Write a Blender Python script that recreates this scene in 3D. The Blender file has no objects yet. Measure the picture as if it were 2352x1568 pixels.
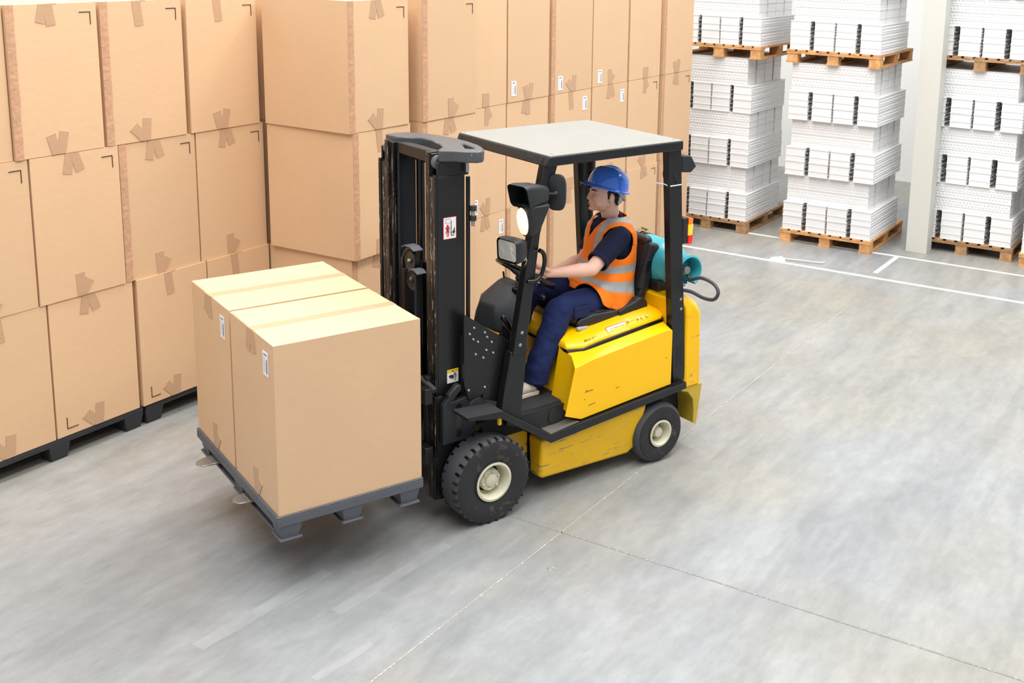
import bpy, bmesh, math, random
from mathutils import Vector, Matrix, Euler
from math import sin, cos, pi, radians as R
random.seed(7)
sc = bpy.context.scene
COL = sc.collection

# ------------------------------------------------------------------ camera
cam_d = bpy.data.cameras.new('camera')
cam = bpy.data.objects.new('camera', cam_d); COL.objects.link(cam)
sc.camera = cam
PITCH, ROLL, YAW = .2004, .0255, -R(60.3609)
cam_d.sensor_width = 36.0
cam_d.lens = 2632.0 / 2352 * 36
cam_d.shift_x = (1176 - 1419) / 2352
cam_d.shift_y = -(784 - 404) / 2352
cam_d.clip_end = 200
fw = Vector((0, cos(PITCH), -sin(PITCH))); r0 = Vector((1, 0, 0)); u0 = r0.cross(fw)
rt = cos(ROLL) * r0 + sin(ROLL) * u0; up = -sin(ROLL) * r0 + cos(ROLL) * u0
cm = Matrix((rt, up, -fw)).transposed()
cam.matrix_world = Matrix.Translation((0, 0, 3.2)) @ (Matrix.Rotation(YAW, 3, 'Z') @ cm).to_4x4()

# ------------------------------------------------------------------ light and exposure
world = bpy.data.worlds.new('world'); sc.world = world; world.use_nodes = True
bg = world.node_tree.nodes['Background']
bg.inputs['Color'].default_value = (0.93, 0.96, 1.0, 1); bg.inputs['Strength'].default_value = 0.47
def area(name, loc, rot, sx, sy, power, color=(1, 1, 1)):
    l = bpy.data.lights.new(name, 'AREA'); l.shape = 'RECTANGLE'; l.size = sx; l.size_y = sy
    l.energy = power; l.color = color
    o = bpy.data.objects.new(name, l); COL.objects.link(o); o.location = loc; o.rotation_euler = rot
    return o
area('skylight', (4.5, 5.2, 9.0), (0, 0, 0), 13, 2.2, 930, (1, .99, .965))
area('skylight', (4.5, 0.8, 9.0), (0, 0, 0), 13, 2.2, 930, (1, .99, .965))
area('skylight', (6.5, -4.5, 9.0), (0, 0, 0), 16, 2.2, 740, (1, .99, .965))
area('skylight', (10.2, 3.0, 8.0), (0, R(12), 0), 2.0, 6.0, 240, (1, 1, .98))
vs = sc.view_settings
vs.view_transform = 'Standard'; vs.look = 'None'; vs.gamma = 1.0; vs.use_curve_mapping = False
vs.exposure = 0.0

# ------------------------------------------------------------------ helpers
def lin(h):
    h = h.lstrip('#'); out = []
    for i in (0, 2, 4):
        c = int(h[i:i+2], 16) / 255
        out.append(c / 12.92 if c <= .04045 else ((c + .055) / 1.055) ** 2.4)
    return (*out, 1)

def mat(name, color, rough=.6, metal=0., var=0., vscale=3., bump=0., bscale=60., rnd=0., coat=0., spec=.5, emit=None, estr=0.,
        scratch=None, sscale=20., samt=.5, sstretch=(1, 1, 1)):
    m = bpy.data.materials.new(name); m.use_nodes = True
    nt = m.node_tree; N = nt.nodes; L = nt.links
    b = N['Principled BSDF']
    if isinstance(color, str): color = lin(color)
    b.inputs['Base Color'].default_value = color
    b.inputs['Roughness'].default_value = rough; b.inputs['Metallic'].default_value = metal
    b.inputs['Coat Weight'].default_value = coat; b.inputs['Coat Roughness'].default_value = .12
    b.inputs['Specular IOR Level'].default_value = spec
    tc = N.new('ShaderNodeTexCoord')
    cur = None
    if var or rnd:
        hs = N.new('ShaderNodeHueSaturation'); hs.inputs['Color'].default_value = color
        ma = N.new('ShaderNodeMath'); ma.operation = 'MULTIPLY_ADD'
        ns = N.new('ShaderNodeTexNoise'); ns.inputs['Scale'].default_value = vscale; ns.inputs['Detail'].default_value = 4
        L.new(tc.outputs['Object'], ns.inputs['Vector'])
        L.new(ns.outputs['Fac'], ma.inputs[0]); ma.inputs[1].default_value = var * 2; ma.inputs[2].default_value = 1 - var
        last = ma
        if rnd:
            oi = N.new('ShaderNodeObjectInfo'); m2 = N.new('ShaderNodeMath'); m2.operation = 'MULTIPLY_ADD'
            L.new(oi.outputs['Random'], m2.inputs[0]); m2.inputs[1].default_value = rnd * 2; m2.inputs[2].default_value = 1 - rnd
            m3 = N.new('ShaderNodeMath'); m3.operation = 'MULTIPLY'
            L.new(ma.outputs[0], m3.inputs[0]); L.new(m2.outputs[0], m3.inputs[1]); last = m3
        L.new(last.outputs[0], hs.inputs['Value']); cur = hs.outputs['Color']
    if scratch is not None:
        mp = N.new('ShaderNodeMapping'); mp.inputs['Scale'].default_value = sstretch
        n2 = N.new('ShaderNodeTexNoise'); n2.inputs['Scale'].default_value = sscale; n2.inputs['Detail'].default_value = 8; n2.inputs['Roughness'].default_value = .7
        L.new(tc.outputs['Object'], mp.inputs['Vector']); L.new(mp.outputs[0], n2.inputs['Vector'])
        rp = N.new('ShaderNodeValToRGB'); rp.color_ramp.elements[0].position = 1 - samt - .0; rp.color_ramp.elements[1].position = min(1, 1 - samt + .04)
        L.new(n2.outputs['Fac'], rp.inputs[0])
        mx = N.new('ShaderNodeMix'); mx.data_type = 'RGBA'
        L.new(rp.outputs[0], mx.inputs[0])
        if cur: L.new(cur, mx.inputs[6])
        else: mx.inputs[6].default_value = color
        mx.inputs[7].default_value = lin(scratch)
        cur = mx.outputs[2]
    if cur: L.new(cur, b.inputs['Base Color'])
    if bump:
        nb = N.new('ShaderNodeTexNoise'); nb.inputs['Scale'].default_value = bscale; nb.inputs['Detail'].default_value = 3
        L.new(tc.outputs['Object'], nb.inputs['Vector'])
        bp = N.new('ShaderNodeBump'); bp.inputs['Strength'].default_value = bump; bp.inputs['Distance'].default_value = .01
        L.new(nb.outputs['Fac'], bp.inputs['Height']); L.new(bp.outputs[0], b.inputs['Normal'])
    if emit:
        b.inputs['Emission Color'].default_value = lin(emit) if isinstance(emit, str) else emit
        b.inputs['Emission Strength'].default_value = estr
    return m

def empty(name, loc=(0, 0, 0), rz=0., parent=None):
    o = bpy.data.objects.new(name, None); COL.objects.link(o); o.empty_display_size = .1
    o.location = loc; o.rotation_euler = (0, 0, rz); o.parent = parent
    return o
def tag(o, label=None, cat=None, group=None, kind=None):
    if label: o['label'] = label
    if cat: o['category'] = cat
    if group: o['group'] = group
    if kind: o['kind'] = kind
    return o
def obj(name, bm, m, parent=None, bevel=0., seg=2, smooth=35, recalc=True, off=None):
    if recalc: bmesh.ops.recalc_face_normals(bm, faces=bm.faces)
    if off is not None: bmesh.ops.translate(bm, verts=bm.verts, vec=-Vector(off))
    me = bpy.data.meshes.new(name); bm.to_mesh(me); bm.free()
    for mm in (m if isinstance(m, (list, tuple)) else [m]): me.materials.append(mm)
    return link(name, me, parent, bevel, seg, smooth)
def link(name, me, parent=None, bevel=0., seg=2, smooth=35):
    if smooth:
        me.polygons.foreach_set('use_smooth', [True] * len(me.polygons))
        me.set_sharp_from_angle(angle=R(smooth))
    o = bpy.data.objects.new(name, me); COL.objects.link(o); o.parent = parent
    if bevel:
        b = o.modifiers.new('bevel', 'BEVEL'); b.width = bevel; b.segments = seg; b.limit_method = 'ANGLE'; b.angle_limit = R(38)
    return o
def B(): return bmesh.new()
def box(bm, x0, x1, y0, y1, z0, z1, M=None, mi=0):
    v = [bm.verts.new((x, y, z)) for x in (x0, x1) for y in (y0, y1) for z in (z0, z1)]
    if M is not None:
        for q in v: q.co = M @ q.co
    for f in ((0, 1, 3, 2), (4, 6, 7, 5), (0, 4, 5, 1), (2, 3, 7, 6), (0, 2, 6, 4), (1, 5, 7, 3)):
        bm.faces.new([v[i] for i in f]).material_index = mi
    return v
def hexa(bm, b4, t4, mi=0):
    """solid between a bottom quad and a top quad"""
    a = [bm.verts.new(p) for p in b4]; t = [bm.verts.new(p) for p in t4]; n = len(a)
    fs = [bm.faces.new(a[::-1]), bm.faces.new(t)]
    for i in range(n): fs.append(bm.faces.new((a[i], a[(i+1) % n], t[(i+1) % n], t[i])))
    for f in fs: f.material_index = mi
def prism(bm, poly, axis, a, b, mi=0, M=None):
    """extrude a 2D polygon along an axis; axis 'y': poly is (x,z), 'x': (y,z), 'z': (x,y)"""
    def P(p, t):
        q = {'y': (p[0], t, p[1]), 'x': (t, p[0], p[1]), 'z': (p[0], p[1], t)}[axis]
        return M @ Vector(q) if M is not None else q
    hexa(bm, [P(p, a) for p in poly], [P(p, b) for p in poly], mi)
def basis(d):
    d = Vector(d).normalized(); u = Vector((0, 0, 1)) if abs(d.z) < .9 else Vector((1, 0, 0))
    a = d.cross(u).normalized(); return a, d.cross(a).normalized()
def cyl(bm, p0, p1, r0, r1=None, n=20, caps=True, mi=0):
    r1 = r0 if r1 is None else r1
    p0, p1 = Vector(p0), Vector(p1); a, b = basis(p1 - p0)
    A = [bm.verts.new(p0 + (a * cos(2*pi*i/n) + b * sin(2*pi*i/n)) * r0) for i in range(n)]
    C = [bm.verts.new(p1 + (a * cos(2*pi*i/n) + b * sin(2*pi*i/n)) * r1) for i in range(n)]
    for i in range(n): bm.faces.new((A[i], A[(i+1) % n], C[(i+1) % n], C[i])).material_index = mi
    if caps: bm.faces.new(A[::-1]).material_index = mi; bm.faces.new(C).material_index = mi
def tube(bm, pts, r, n=10, closed=False, mi=0):
    pts = [Vector(p) for p in pts]; rings = []; m = len(pts)
    rr = r if isinstance(r, (list, tuple)) else [r] * m
    prev = None
    for i, p in enumerate(pts):
        if closed: d = pts[(i+1) % m] - pts[i-1]
        else: d = pts[min(i+1, m-1)] - pts[max(i-1, 0)]
        d.normalize()
        if prev is None: a, b = basis(d)
        else:
            a = (prev - d * prev.dot(d)).normalized(); b = d.cross(a)
        prev = a
        rings.append([bm.verts.new(p + (a * cos(2*pi*k/n) + b * sin(2*pi*k/n)) * rr[i]) for k in range(n)])
    for i in range(m if closed else m - 1):
        A, C = rings[i], rings[(i+1) % m]
        sh = 0
        if closed and i == m - 1:
            sh = min(range(n), key=lambda s: (A[0].co - C[s].co).length)
        for k in range(n): bm.faces.new((A[k], A[(k+1) % n], C[(k+1+sh) % n], C[(k+sh) % n])).material_index = mi
    if not closed: bm.faces.new(rings[0][::-1]).material_index = mi; bm.faces.new(rings[-1]).material_index = mi
def smoothpath(pts, k=6):
    P = [Vector(p) for p in pts]; out = []
    for i in range(len(P) - 1):
        p0, p1, p2, p3 = P[max(i-1, 0)], P[i], P[i+1], P[min(i+2, len(P)-1)]
        for j in range(k):
            t = j / k
            out.append(.5 * ((2*p1) + (-p0+p2)*t + (2*p0-5*p1+4*p2-p3)*t*t + (-p0+3*p1-3*p2+p3)*t**3))
    out.append(P[-1]); return out
def lathe(bm, prof, c, axis=(0, 1, 0), n=40, mi=0, arc=None):
    """profile of (r, t) pairs revolved about an axis through c"""
    c = Vector(c); ax = Vector(axis).normalized(); a, b = basis(ax); rings = []
    full = arc is None; a0, a1 = (0, 2*pi) if full else arc; cnt = n if full else n + 1
    for i in range(cnt):
        th = a0 + (a1 - a0) * i / n
        rings.append([bm.verts.new(c + ax * t + (a * cos(th) + b * sin(th)) * r) for r, t in prof])
    for i in range(n):
        A, C = rings[i], rings[(i+1) % cnt]
        for k in range(len(prof) - 1):
            bm.faces.new((A[k], A[k+1], C[k+1], C[k])).material_index = mi
    bmesh.ops.remove_doubles(bm, verts=[v for r in rings for v in r], dist=1e-6)
def sphere(bm, c, r, seg=20, M=None, mi=0):
    rx, ry, rz = r if isinstance(r, (tuple, list)) else (r, r, r)
    mm = Matrix.Translation(c) @ (M.to_4x4() if M is not None else Matrix()) @ Matrix.Diagonal((rx, ry, rz, 1))
    g = bmesh.ops.create_uvsphere(bm, u_segments=seg, v_segments=max(6, seg // 2 + 2), radius=1, matrix=mm)
    for f in {f for v in g['verts'] for f in v.link_faces}: f.material_index = mi
def capsule(bm, p0, r0, p1, r1, n=20):
    p0, p1 = Vector(p0), Vector(p1); a, b = basis(p1 - p0); d = (p1 - p0).normalized(); rings = []
    for j in range(1, 12):
        ph = -pi/2 + pi * j / 12
        if ph < 0 or j == 6: rings.append((p0 + d * r0 * sin(ph), r0 * cos(ph)))
        if j >= 6: rings.append((p1 + d * r1 * sin(ph), r1 * cos(ph)))
    V = [[bm.verts.new(c + (a * cos(2*pi*k/n) + b * sin(2*pi*k/n)) * r) for k in range(n)] for c, r in rings]
    for i in range(len(V) - 1):
        for k in range(n): bm.faces.new((V[i][k], V[i][(k+1) % n], V[i+1][(k+1) % n], V[i+1][k]))
    e0 = bm.verts.new(p0 - d * r0); e1 = bm.verts.new(p1 + d * r1)
    for k in range(n):
        bm.faces.new((e0, V[0][(k+1) % n], V[0][k])); bm.faces.new((e1, V[-1][k], V[-1][(k+1) % n]))
def remesh(bm, voxel, smooth=6, disp=0., dscale=.1, factor=.5):
    """voxel-fuse overlapping solids into one continuous surface"""
    bmesh.ops.recalc_face_normals(bm, faces=bm.faces)
    me = bpy.data.meshes.new('tmp'); bm.to_mesh(me); bm.free()
    o = bpy.data.objects.new('tmp', me); COL.objects.link(o)
    rm = o.modifiers.new('r', 'REMESH'); rm.mode = 'VOXEL'; rm.voxel_size = voxel; rm.adaptivity = 0
    if disp:
        tx = bpy.data.textures.new('folds', 'CLOUDS'); tx.noise_scale = dscale; tx.noise_depth = 2
        d = o.modifiers.new('d', 'DISPLACE'); d.texture = tx; d.strength = disp; d.mid_level = .5; d.texture_coords = 'LOCAL'
    s = o.modifiers.new('s', 'SMOOTH'); s.factor = factor; s.iterations = smooth
    dg = bpy.context.evaluated_depsgraph_get(); dg.update()
    out = bpy.data.meshes.new_from_object(o.evaluated_get(dg))
    bpy.data.objects.remove(o); bpy.data.meshes.remove(me)
    return out
def clone(root):
    """a copy of a thing with copies of its parts and sub-parts (mesh data shared)"""
    r = root.copy(); COL.objects.link(r)
    for ch in root.children:
        c = ch.copy(); COL.objects.link(c); c.parent = r
        for g in ch.children:
            d = g.copy(); COL.objects.link(d); d.parent = c
    return r

# ------------------------------------------------------------------ materials
CARD = mat('cardboard', (.700, .458, .270, 1), .58, var=.05, vscale=2.5, bump=.12, bscale=25, rnd=.04, spec=.55)
# faint vertical flutes of the corrugated board
nt = CARD.node_tree; wv = nt.nodes.new('ShaderNodeTexWave'); wv.inputs['Scale'].default_value = 60; wv.bands_direction = 'X'
bp2 = nt.nodes.new('ShaderNodeBump'); bp2.inputs['Strength'].default_value = .04; bp2.inputs['Distance'].default_value = .004
tc2 = [n for n in nt.nodes if n.type == 'TEX_COORD'][0]
nt.links.new(tc2.outputs['Object'], wv.inputs['Vector']); nt.links.new(wv.outputs['Fac'], bp2.inputs['Height'])
old = nt.nodes['Principled BSDF'].inputs['Normal'].links[0].from_socket
nt.links.new(old, bp2.inputs['Normal']); nt.links.new(bp2.outputs[0], nt.nodes['Principled BSDF'].inputs['Normal'])
FLAP = mat('cardboard_crease', (.56, .325, .20, 1), .85, var=.10, vscale=9, bump=.5, bscale=30, spec=.2)
TAPE = mat('packing_tape', (.54, .335, .20, 1), .42, var=.05, vscale=12, bump=.15, bscale=50)
INK = mat('black_ink', (.03, .022, .018, 1), .7)
PAPER = mat('label_paper', (.86, .86, .90, 1), .5)
PRINT = mat('label_print', (.10, .10, .14, 1), .6)
PALBLK = mat('black_plastic', '#2b2c30', .6, var=.2, vscale=10, bump=.3, bscale=60, scratch='#6a6a6a', sscale=40, samt=.34)
PALGRY = mat('grey_plastic', '#56585f', .55, var=.12, vscale=8, bump=.2, bscale=50, scratch='#86888c', sscale=30, samt=.33)
def wood(name, c1, c2):
    m = bpy.data.materials.new(name); m.use_nodes = True; nt = m.node_tree; N = nt.nodes; L = nt.links; b = N['Principled BSDF']
    tc = N.new('ShaderNodeTexCoord'); mp = N.new('ShaderNodeMapping'); mp.inputs['Scale'].default_value = (14, 14, 14)
    oi = N.new('ShaderNodeObjectInfo'); L.new(tc.outputs['Object'], mp.inputs['Vector']); L.new(oi.outputs['Random'], mp.inputs['Location'])
    n = N.new('ShaderNodeTexNoise'); n.inputs['Scale'].default_value = 1.2; n.inputs['Detail'].default_value = 6; L.new(mp.outputs[0], n.inputs['Vector'])
    r = N.new('ShaderNodeValToRGB'); r.color_ramp.elements[0].position = .3; r.color_ramp.elements[0].color = lin(c1); r.color_ramp.elements[1].position = .7; r.color_ramp.elements[1].color = lin(c2)
    L.new(n.outputs['Fac'], r.inputs[0])
    hs = N.new('ShaderNodeHueSaturation'); mm = N.new('ShaderNodeMath'); mm.operation = 'MULTIPLY_ADD'; mm.inputs[1].default_value = .3; mm.inputs[2].default_value = .85
    L.new(oi.outputs['Random'], mm.inputs[0]); L.new(mm.outputs[0], hs.inputs['Value']); L.new(r.outputs[0], hs.inputs['Color'])
    L.new(hs.outputs[0], b.inputs['Base Color']); b.inputs['Roughness'].default_value = .8
    return m
WOOD_A = wood('pallet_wood', '#b98552', '#d9a873')
WOOD_B = wood('aged_pallet_wood', '#93704e', '#b78f66')
WHITE = mat('white_plastic', (.78, .78, .79, 1), .45, rnd=.02, var=.01)
PINM = mat('black_rubber_pin', '#15161a', .5)
BLACK = mat('black_paint', '#141518', .36, var=.15, vscale=6, bump=.15, bscale=40, scratch='#7d7f80', sscale=55, samt=.285)
RAIL = mat('greasy_rail_steel', '#2a2624', .3, metal=.35, var=.4, vscale=9, bump=.3, bscale=30, scratch='#a09a90', sscale=9, samt=.425, sstretch=(10, 10, .9))
WEAR = mat('worn_bright_edge', '#2a2a2b', .4, metal=.2, scratch='#c9c7c2', sscale=16, samt=.44, sstretch=(5, 5, 1))
YOKE = mat('black_paint_sheen_tone', '#4b4d50', .32, var=.3, vscale=7, bump=.15, bscale=40, scratch='#b4b6b6', sscale=14, samt=.34)  # black paint greyed: the sheen of overhead light is put into the base colour
COWL = mat('grey_black_plastic', '#34373b', .5, var=.06, vscale=10, bump=.08, bscale=500)
BLACKM = mat('matte_black_plastic', '#1f2124', .5, var=.08, vscale=10, bump=.12, bscale=500)
GRIT = mat('anti_slip_black', '#303134', .85, var=.2, vscale=15, bump=.9, bscale=260)
GLOSS = mat('glossy_black', '#0e0f12', .22, var=.1, vscale=8)
YEL = mat('yellow_paint', (1.0, .555, .0, 1), .3, var=.03, vscale=3, coat=.15, spec=.35, scratch='#4c3a10', sscale=26, samt=.27, sstretch=(1, 1, 3))
YELW = mat('worn_yellow_paint', (.86, .49, .008, 1), .42, spec=.35, var=.10, vscale=5, coat=.1, scratch='#7c776c', sscale=9, samt=.405, sstretch=(.7, 1, 9))
YELC = mat('scraped_yellow_paint', (.98, .53, .0, 1), .35, spec=.35, var=.06, vscale=3, coat=.1, scratch='#8d8778', sscale=7, samt=.385, sstretch=(1, 1, 6))
YELD = mat('dirty_yellow_paint', (.56, .37, .03, 1), .55, var=.15, vscale=14, scratch='#5a4a28', sscale=40, samt=.33)
RUB = mat('tyre_rubber', '#46484d', .75, var=.15, vscale=12, bump=.2, bscale=90)
RUBS = mat('tyre_sidewall', '#232326', .6, var=.3, vscale=7, bump=.2, bscale=60, scratch='#45403c', sscale=12, samt=.42)
CREAM = mat('cream_rim_paint', '#cfcab2', .5, var=.08, vscale=20, scratch='#4a3d2c', sscale=35, samt=.36)
RUSTY = mat('rusty_dark_steel', '#2f201a', .8, var=.3, vscale=20)
STEEL = mat('bolt_steel', '#b8babb', .3, metal=.9)
FORK = mat('fork_steel', '#9a958d', .35, metal=.6, var=.15, vscale=20, scratch='#5d4a3a', sscale=18, samt=.36)
ROOFM = mat('grey_roof_sheet', '#8b8984', .5, var=.06, vscale=4, scratch='#7a6f66', sscale=7, samt=.36)
TEAL = mat('teal_tank_paint', '#3aa9b8', .38, var=.06, vscale=8, coat=.2, scratch='#2b6a5f', sscale=16, samt=.30)
SEATM = mat('black_vinyl', '#232428', .42, var=.08, vscale=12, bump=.25, bscale=120)
STRAPM = mat('dark_webbing', '#4b4136', .8, bump=.3, bscale=200)
BRASS = mat('brass_buckle', '#b5a67a', .3, metal=.8)
HOSE = mat('grey_rubber_hose', '#45464a', .6, bump=.3, bscale=200)
WHT = mat('white_sticker', (.85, .85, .85, 1), .4)
REDM = mat('red_print', '#d02030', .4)
YELS = mat('yellow_print', '#f2c312', .4)
ORL = mat('orange_lens', '#ff7a10', .15, coat=.5, emit='#ff6a00', estr=.35)
REDL = mat('red_lens', '#e01818', .15, coat=.5, emit='#ff1000', estr=.35)
LAMPON = mat('lit_tail_lamp', '#ff9a30', .2, emit='#ff9420', estr=1.5)
LAMPW = mat('lit_work_lamp', '#ffe9c4', .2, emit='#ffe9c0', estr=1.2)
GLASS = mat('lamp_reflector', '#c4c6c0', .15, metal=.35, bump=.35, bscale=30)
SKIN = mat('skin', (.84, .50, .39, 1), .5, var=.04, vscale=14, bump=.06, bscale=150, spec=.4)
HAIR = mat('dark_hair', '#1c1411', .6, bump=.7, bscale=200)
NAVY = mat('navy_polo', (.010, .013, .038, 1), .85, var=.15, vscale=18, bump=.2, bscale=400, spec=.2)
TROU = mat('navy_work_trousers', (.012, .021, .085, 1), .85, var=.15, vscale=14, bump=.8, bscale=16, spec=.25)
HIVIS = mat('orange_hi_vis', (1.0, .225, .012, 1), .65, var=.05, vscale=10, bump=.25, bscale=30, spec=.3)
REFL = mat('silver_reflective', '#a9a8ac', .5, metal=.15, bump=.2, bscale=60)
BLUE = mat('blue_helmet_plastic', (.055, .225, .98, 1), .14, coat=.6, var=.02)
HARN = mat('grey_harness', '#b4b2b6', .6)
SHOE = mat('off_white_suede', '#cfc6b4', .8, bump=.3, bscale=80)
SOLE = mat('shoe_sole', '#d9d4c8', .7)
EYEW = mat('eye_white', '#e6e0da', .2); EYED = mat('eye_iris', '#2a1a10', .2); LIP = mat('lip_skin', (.62, .24, .20, 1), .45)
PIL = mat('pillar_paint', '#c9c9c1', .5, var=.01)
PIL2 = PIL
WALLM = mat('wall_panel', '#e8e8e6', .6)
LINEM = mat('floor_line_paint', '#d9d8d4', .6, var=.1, vscale=9, scratch='#b0aea8', sscale=9, samt=.42)
LINEM2 = mat('joint_filler', '#9c988d', .8, scratch='#cfc9bc', sscale=60, samt=.46)
JOINTD = mat('joint_dark', '#84837f', .9, scratch='#a8a49c', sscale=60, samt=.45)
DEB = mat('debris_white', '#dcdad5', .7)
# ================================================================== SETTING
STRIPS = [(3.16, 3.945, 3.95, 3.90, .080, '#a6a8a9'), (3.70, 3.610, 4.49, 3.548, .075, '#a3a5a6'), (3.95, 3.50, 4.62, 3.445, .13, '#7f8385'), (3.27, 3.33, 3.60, 3.295, .045, '#a3a5a6'), (3.45, 3.80, 4.00, 3.77, .11, '#85898b'), (3.30, 3.50, 3.75, 3.47, .10, '#868a8c')]
def floor_material():
    m = bpy.data.materials.new('polished_concrete'); m.use_nodes = True; nt = m.node_tree; N = nt.nodes; L = nt.links; b = N['Principled BSDF']
    tc = N.new('ShaderNodeTexCoord')
    def noise(scale, det, st=(1, 1, 1), rough=.55):
        mp = N.new('ShaderNodeMapping'); mp.inputs['Scale'].default_value = st; L.new(tc.outputs['Object'], mp.inputs['Vector'])
        n = N.new('ShaderNodeTexNoise'); n.inputs['Scale'].default_value = scale; n.inputs['Detail'].default_value = det; n.inputs['Roughness'].default_value = rough
        L.new(mp.outputs[0], n.inputs['Vector']); return n.outputs['Fac']
    def ramp(f, p0, c0, p1, c1):
        r = N.new('ShaderNodeValToRGB'); e = r.color_ramp.elements; e[0].position = p0; e[0].color = c0; e[1].position = p1; e[1].color = c1; L.new(f, r.inputs[0]); return r.outputs[0]
    def mix(fac, a, bb, mode='MIX'):
        x = N.new('ShaderNodeMix'); x.data_type = 'RGBA'; x.blend_type = mode
        if isinstance(fac, float): x.inputs[0].default_value = fac
        else: L.new(fac, x.inputs[0])
        L.new(a, x.inputs[6])
        if isinstance(bb, tuple): x.inputs[7].default_value = bb
        else: L.new(bb, x.inputs[7])
        return x.outputs[2]
    base = ramp(noise(.8, 5), .3, lin('#85888a'), .7, lin('#9a9c9d'))
    warm = ramp(noise(.35, 3), .42, (0, 0, 0, 1), .62, (1, 1, 1, 1))
    base = mix(warm, base, lin('#979389'))
    # mottled trowel marks drawn out along the bay
    f1 = ramp(noise(2.6, 10, (.5, 1.7, 1), .72), .36, (.78, .79, .80, 1), .62, (1.09, 1.09, 1.10, 1))
    base = mix(.7, base, f1, 'MULTIPLY')
    f4 = ramp(noise(11, 8, (.7, 1.3, 1), .7), .38, (.90, .90, .905, 1), .62, (1.05, 1.05, 1.05, 1))
    base = mix(.8, base, f4, 'MULTIPLY')
    # straight worn bands along the bay
    f2 = ramp(noise(5.0, 2, (.10, 1.6, 1), .4), .50, (1, 1, 1, 1), .56, (.86, .87, .88, 1))
    g = ramp(noise(1.3, 6), .45, (0, 0, 0, 1), .6, (1, 1, 1, 1))
    fm = N.new('ShaderNodeMix'); fm.data_type = 'RGBA'; L.new(g, fm.inputs[0]); fm.inputs[6].default_value = (1, 1, 1, 1); L.new(f2, fm.inputs[7])
    base = mix(.6, base, fm.outputs[2], 'MULTIPLY')
    # pale strips left by old tape and rubber marks, ragged at the edges
    def math_(op, a, b_=None):
        n = N.new('ShaderNodeMath'); n.operation = op
        for i, v in enumerate((a, b_)):
            if v is None: continue
            if isinstance(v, (int, float)): n.inputs[i].default_value = v
            else: L.new(v, n.inputs[i])
        return n.outputs[0]
    sx = N.new('ShaderNodeSeparateXYZ'); L.new(tc.outputs['Object'], sx.inputs[0]); rag = noise(6, 5)
    for x0, y0, x1, y1, w, col in STRIPS:
        dx, dy = x1 - x0, y1 - y0; ln = math.hypot(dx, dy); dx /= ln; dy /= ln
        px = math_('SUBTRACT', sx.outputs[0], x0); py = math_('SUBTRACT', sx.outputs[1], y0)
        t_ = math_('ADD', math_('MULTIPLY', px, dx), math_('MULTIPLY', py, dy)); d_ = math_('ABSOLUTE', math_('ADD', math_('MULTIPLY', px, -dy), math_('MULTIPLY', py, dx)))
        d_ = math_('ADD', d_, math_('MULTIPLY', math_('SUBTRACT', rag, .5), w * .3))
        k = math_('MULTIPLY', math_('LESS_THAN', d_, w / 2), math_('MULTIPLY', math_('GREATER_THAN', t_, 0), math_('LESS_THAN', t_, ln)))
        base = mix(math_('MULTIPLY', k, math_('MULTIPLY', rag, .65)), base, lin(col))
    # pits and specks
    f3 = ramp(noise(45, 3), .70, (1, 1, 1, 1), .76, (1.25, 1.25, 1.25, 1))
    base = mix(.5, base, f3, 'MULTIPLY')
    L.new(base, b.inputs['Base Color'])
    rr = ramp(noise(1.6, 7, (.6, 1.4, 1)), .35, (.26, .26, .26, 1), .65, (.44, .44, .44, 1))
    L.new(rr, b.inputs['Roughness'])
    bp = N.new('ShaderNodeBump'); bp.inputs['Strength'].default_value = .08; bp.inputs['Distance'].default_value = .01
    L.new(noise(14, 6), bp.inputs['Height']); L.new(bp.outputs[0], b.inputs['Normal'])
    return m
bm = B(); box(bm, -6, 16.0, -9, 9.0, -.15, 0)
floor = tag(obj('floor', bm, floor_material(), smooth=0), 'grey polished concrete warehouse floor', kind='structure')
def strip(name, p0, p1, w, m, h=.0015, label=None):
    p0 = Vector((*p0, 0)); p1 = Vector((*p1, 0)); d = (p1 - p0).normalized(); n = Vector((-d.y, d.x, 0)) * w / 2
    bm = B(); zz = Vector((0, 0, .0004)); up_ = Vector((0, 0, h))
    hexa(bm, [p0 - n + zz, p1 - n + zz, p1 + n + zz, p0 + n + zz], [p0 - n + up_, p1 - n + up_, p1 + n + up_, p0 + n + up_])
    o = obj(name, bm, m, floor, smooth=0)
    if label: o['label'] = label
    return o
strip('painted_line', (10.82, 8.9), (10.83, -8.9), .06, LINEM, label='white painted line across the floor')
strip('painted_line', (11.76, 8.9), (11.78, -8.9), .05, LINEM, label='white painted line by the pillar')
strip('floor_joint', (-6, 3.105), (9.9, 3.105), .007, LINEM2, label='filled saw-cut joint')
strip('floor_joint', (11.0, 3.24), (11.74, 3.235), .05, LINEM, label='short chipped joint patch')
strip('floor_joint', (4.93, 8.9), (4.93, -8.9), .012, JOINTD, label='dark saw-cut joint')
# back and side walls of the hall
def struct(name, bm, m, label):
    return tag(obj(name, bm, m, smooth=0), label, kind='structure')
bm = B(); box(bm, 15.8, 16.0, -9, 9, 0, 9.5); struct('wall_back', bm, WALLM, 'white hall wall behind the stacks')
bm = B(); box(bm, -6, 15.8, 8.8, 9, 0, 9.5); struct('wall_left', bm, WALLM, 'white hall wall behind the cartons')
# steel column: H profile, painted
bm = B(); box(bm, 12.03, 12.235, 3.002, 3.228, 0, 7.5)
t = tag(obj('steel_column', bm, PIL, smooth=0, bevel=.003), 'tall pale grey painted steel column between white stacks', 'column')
t['kind'] = 'structure'; del t['category']
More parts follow.
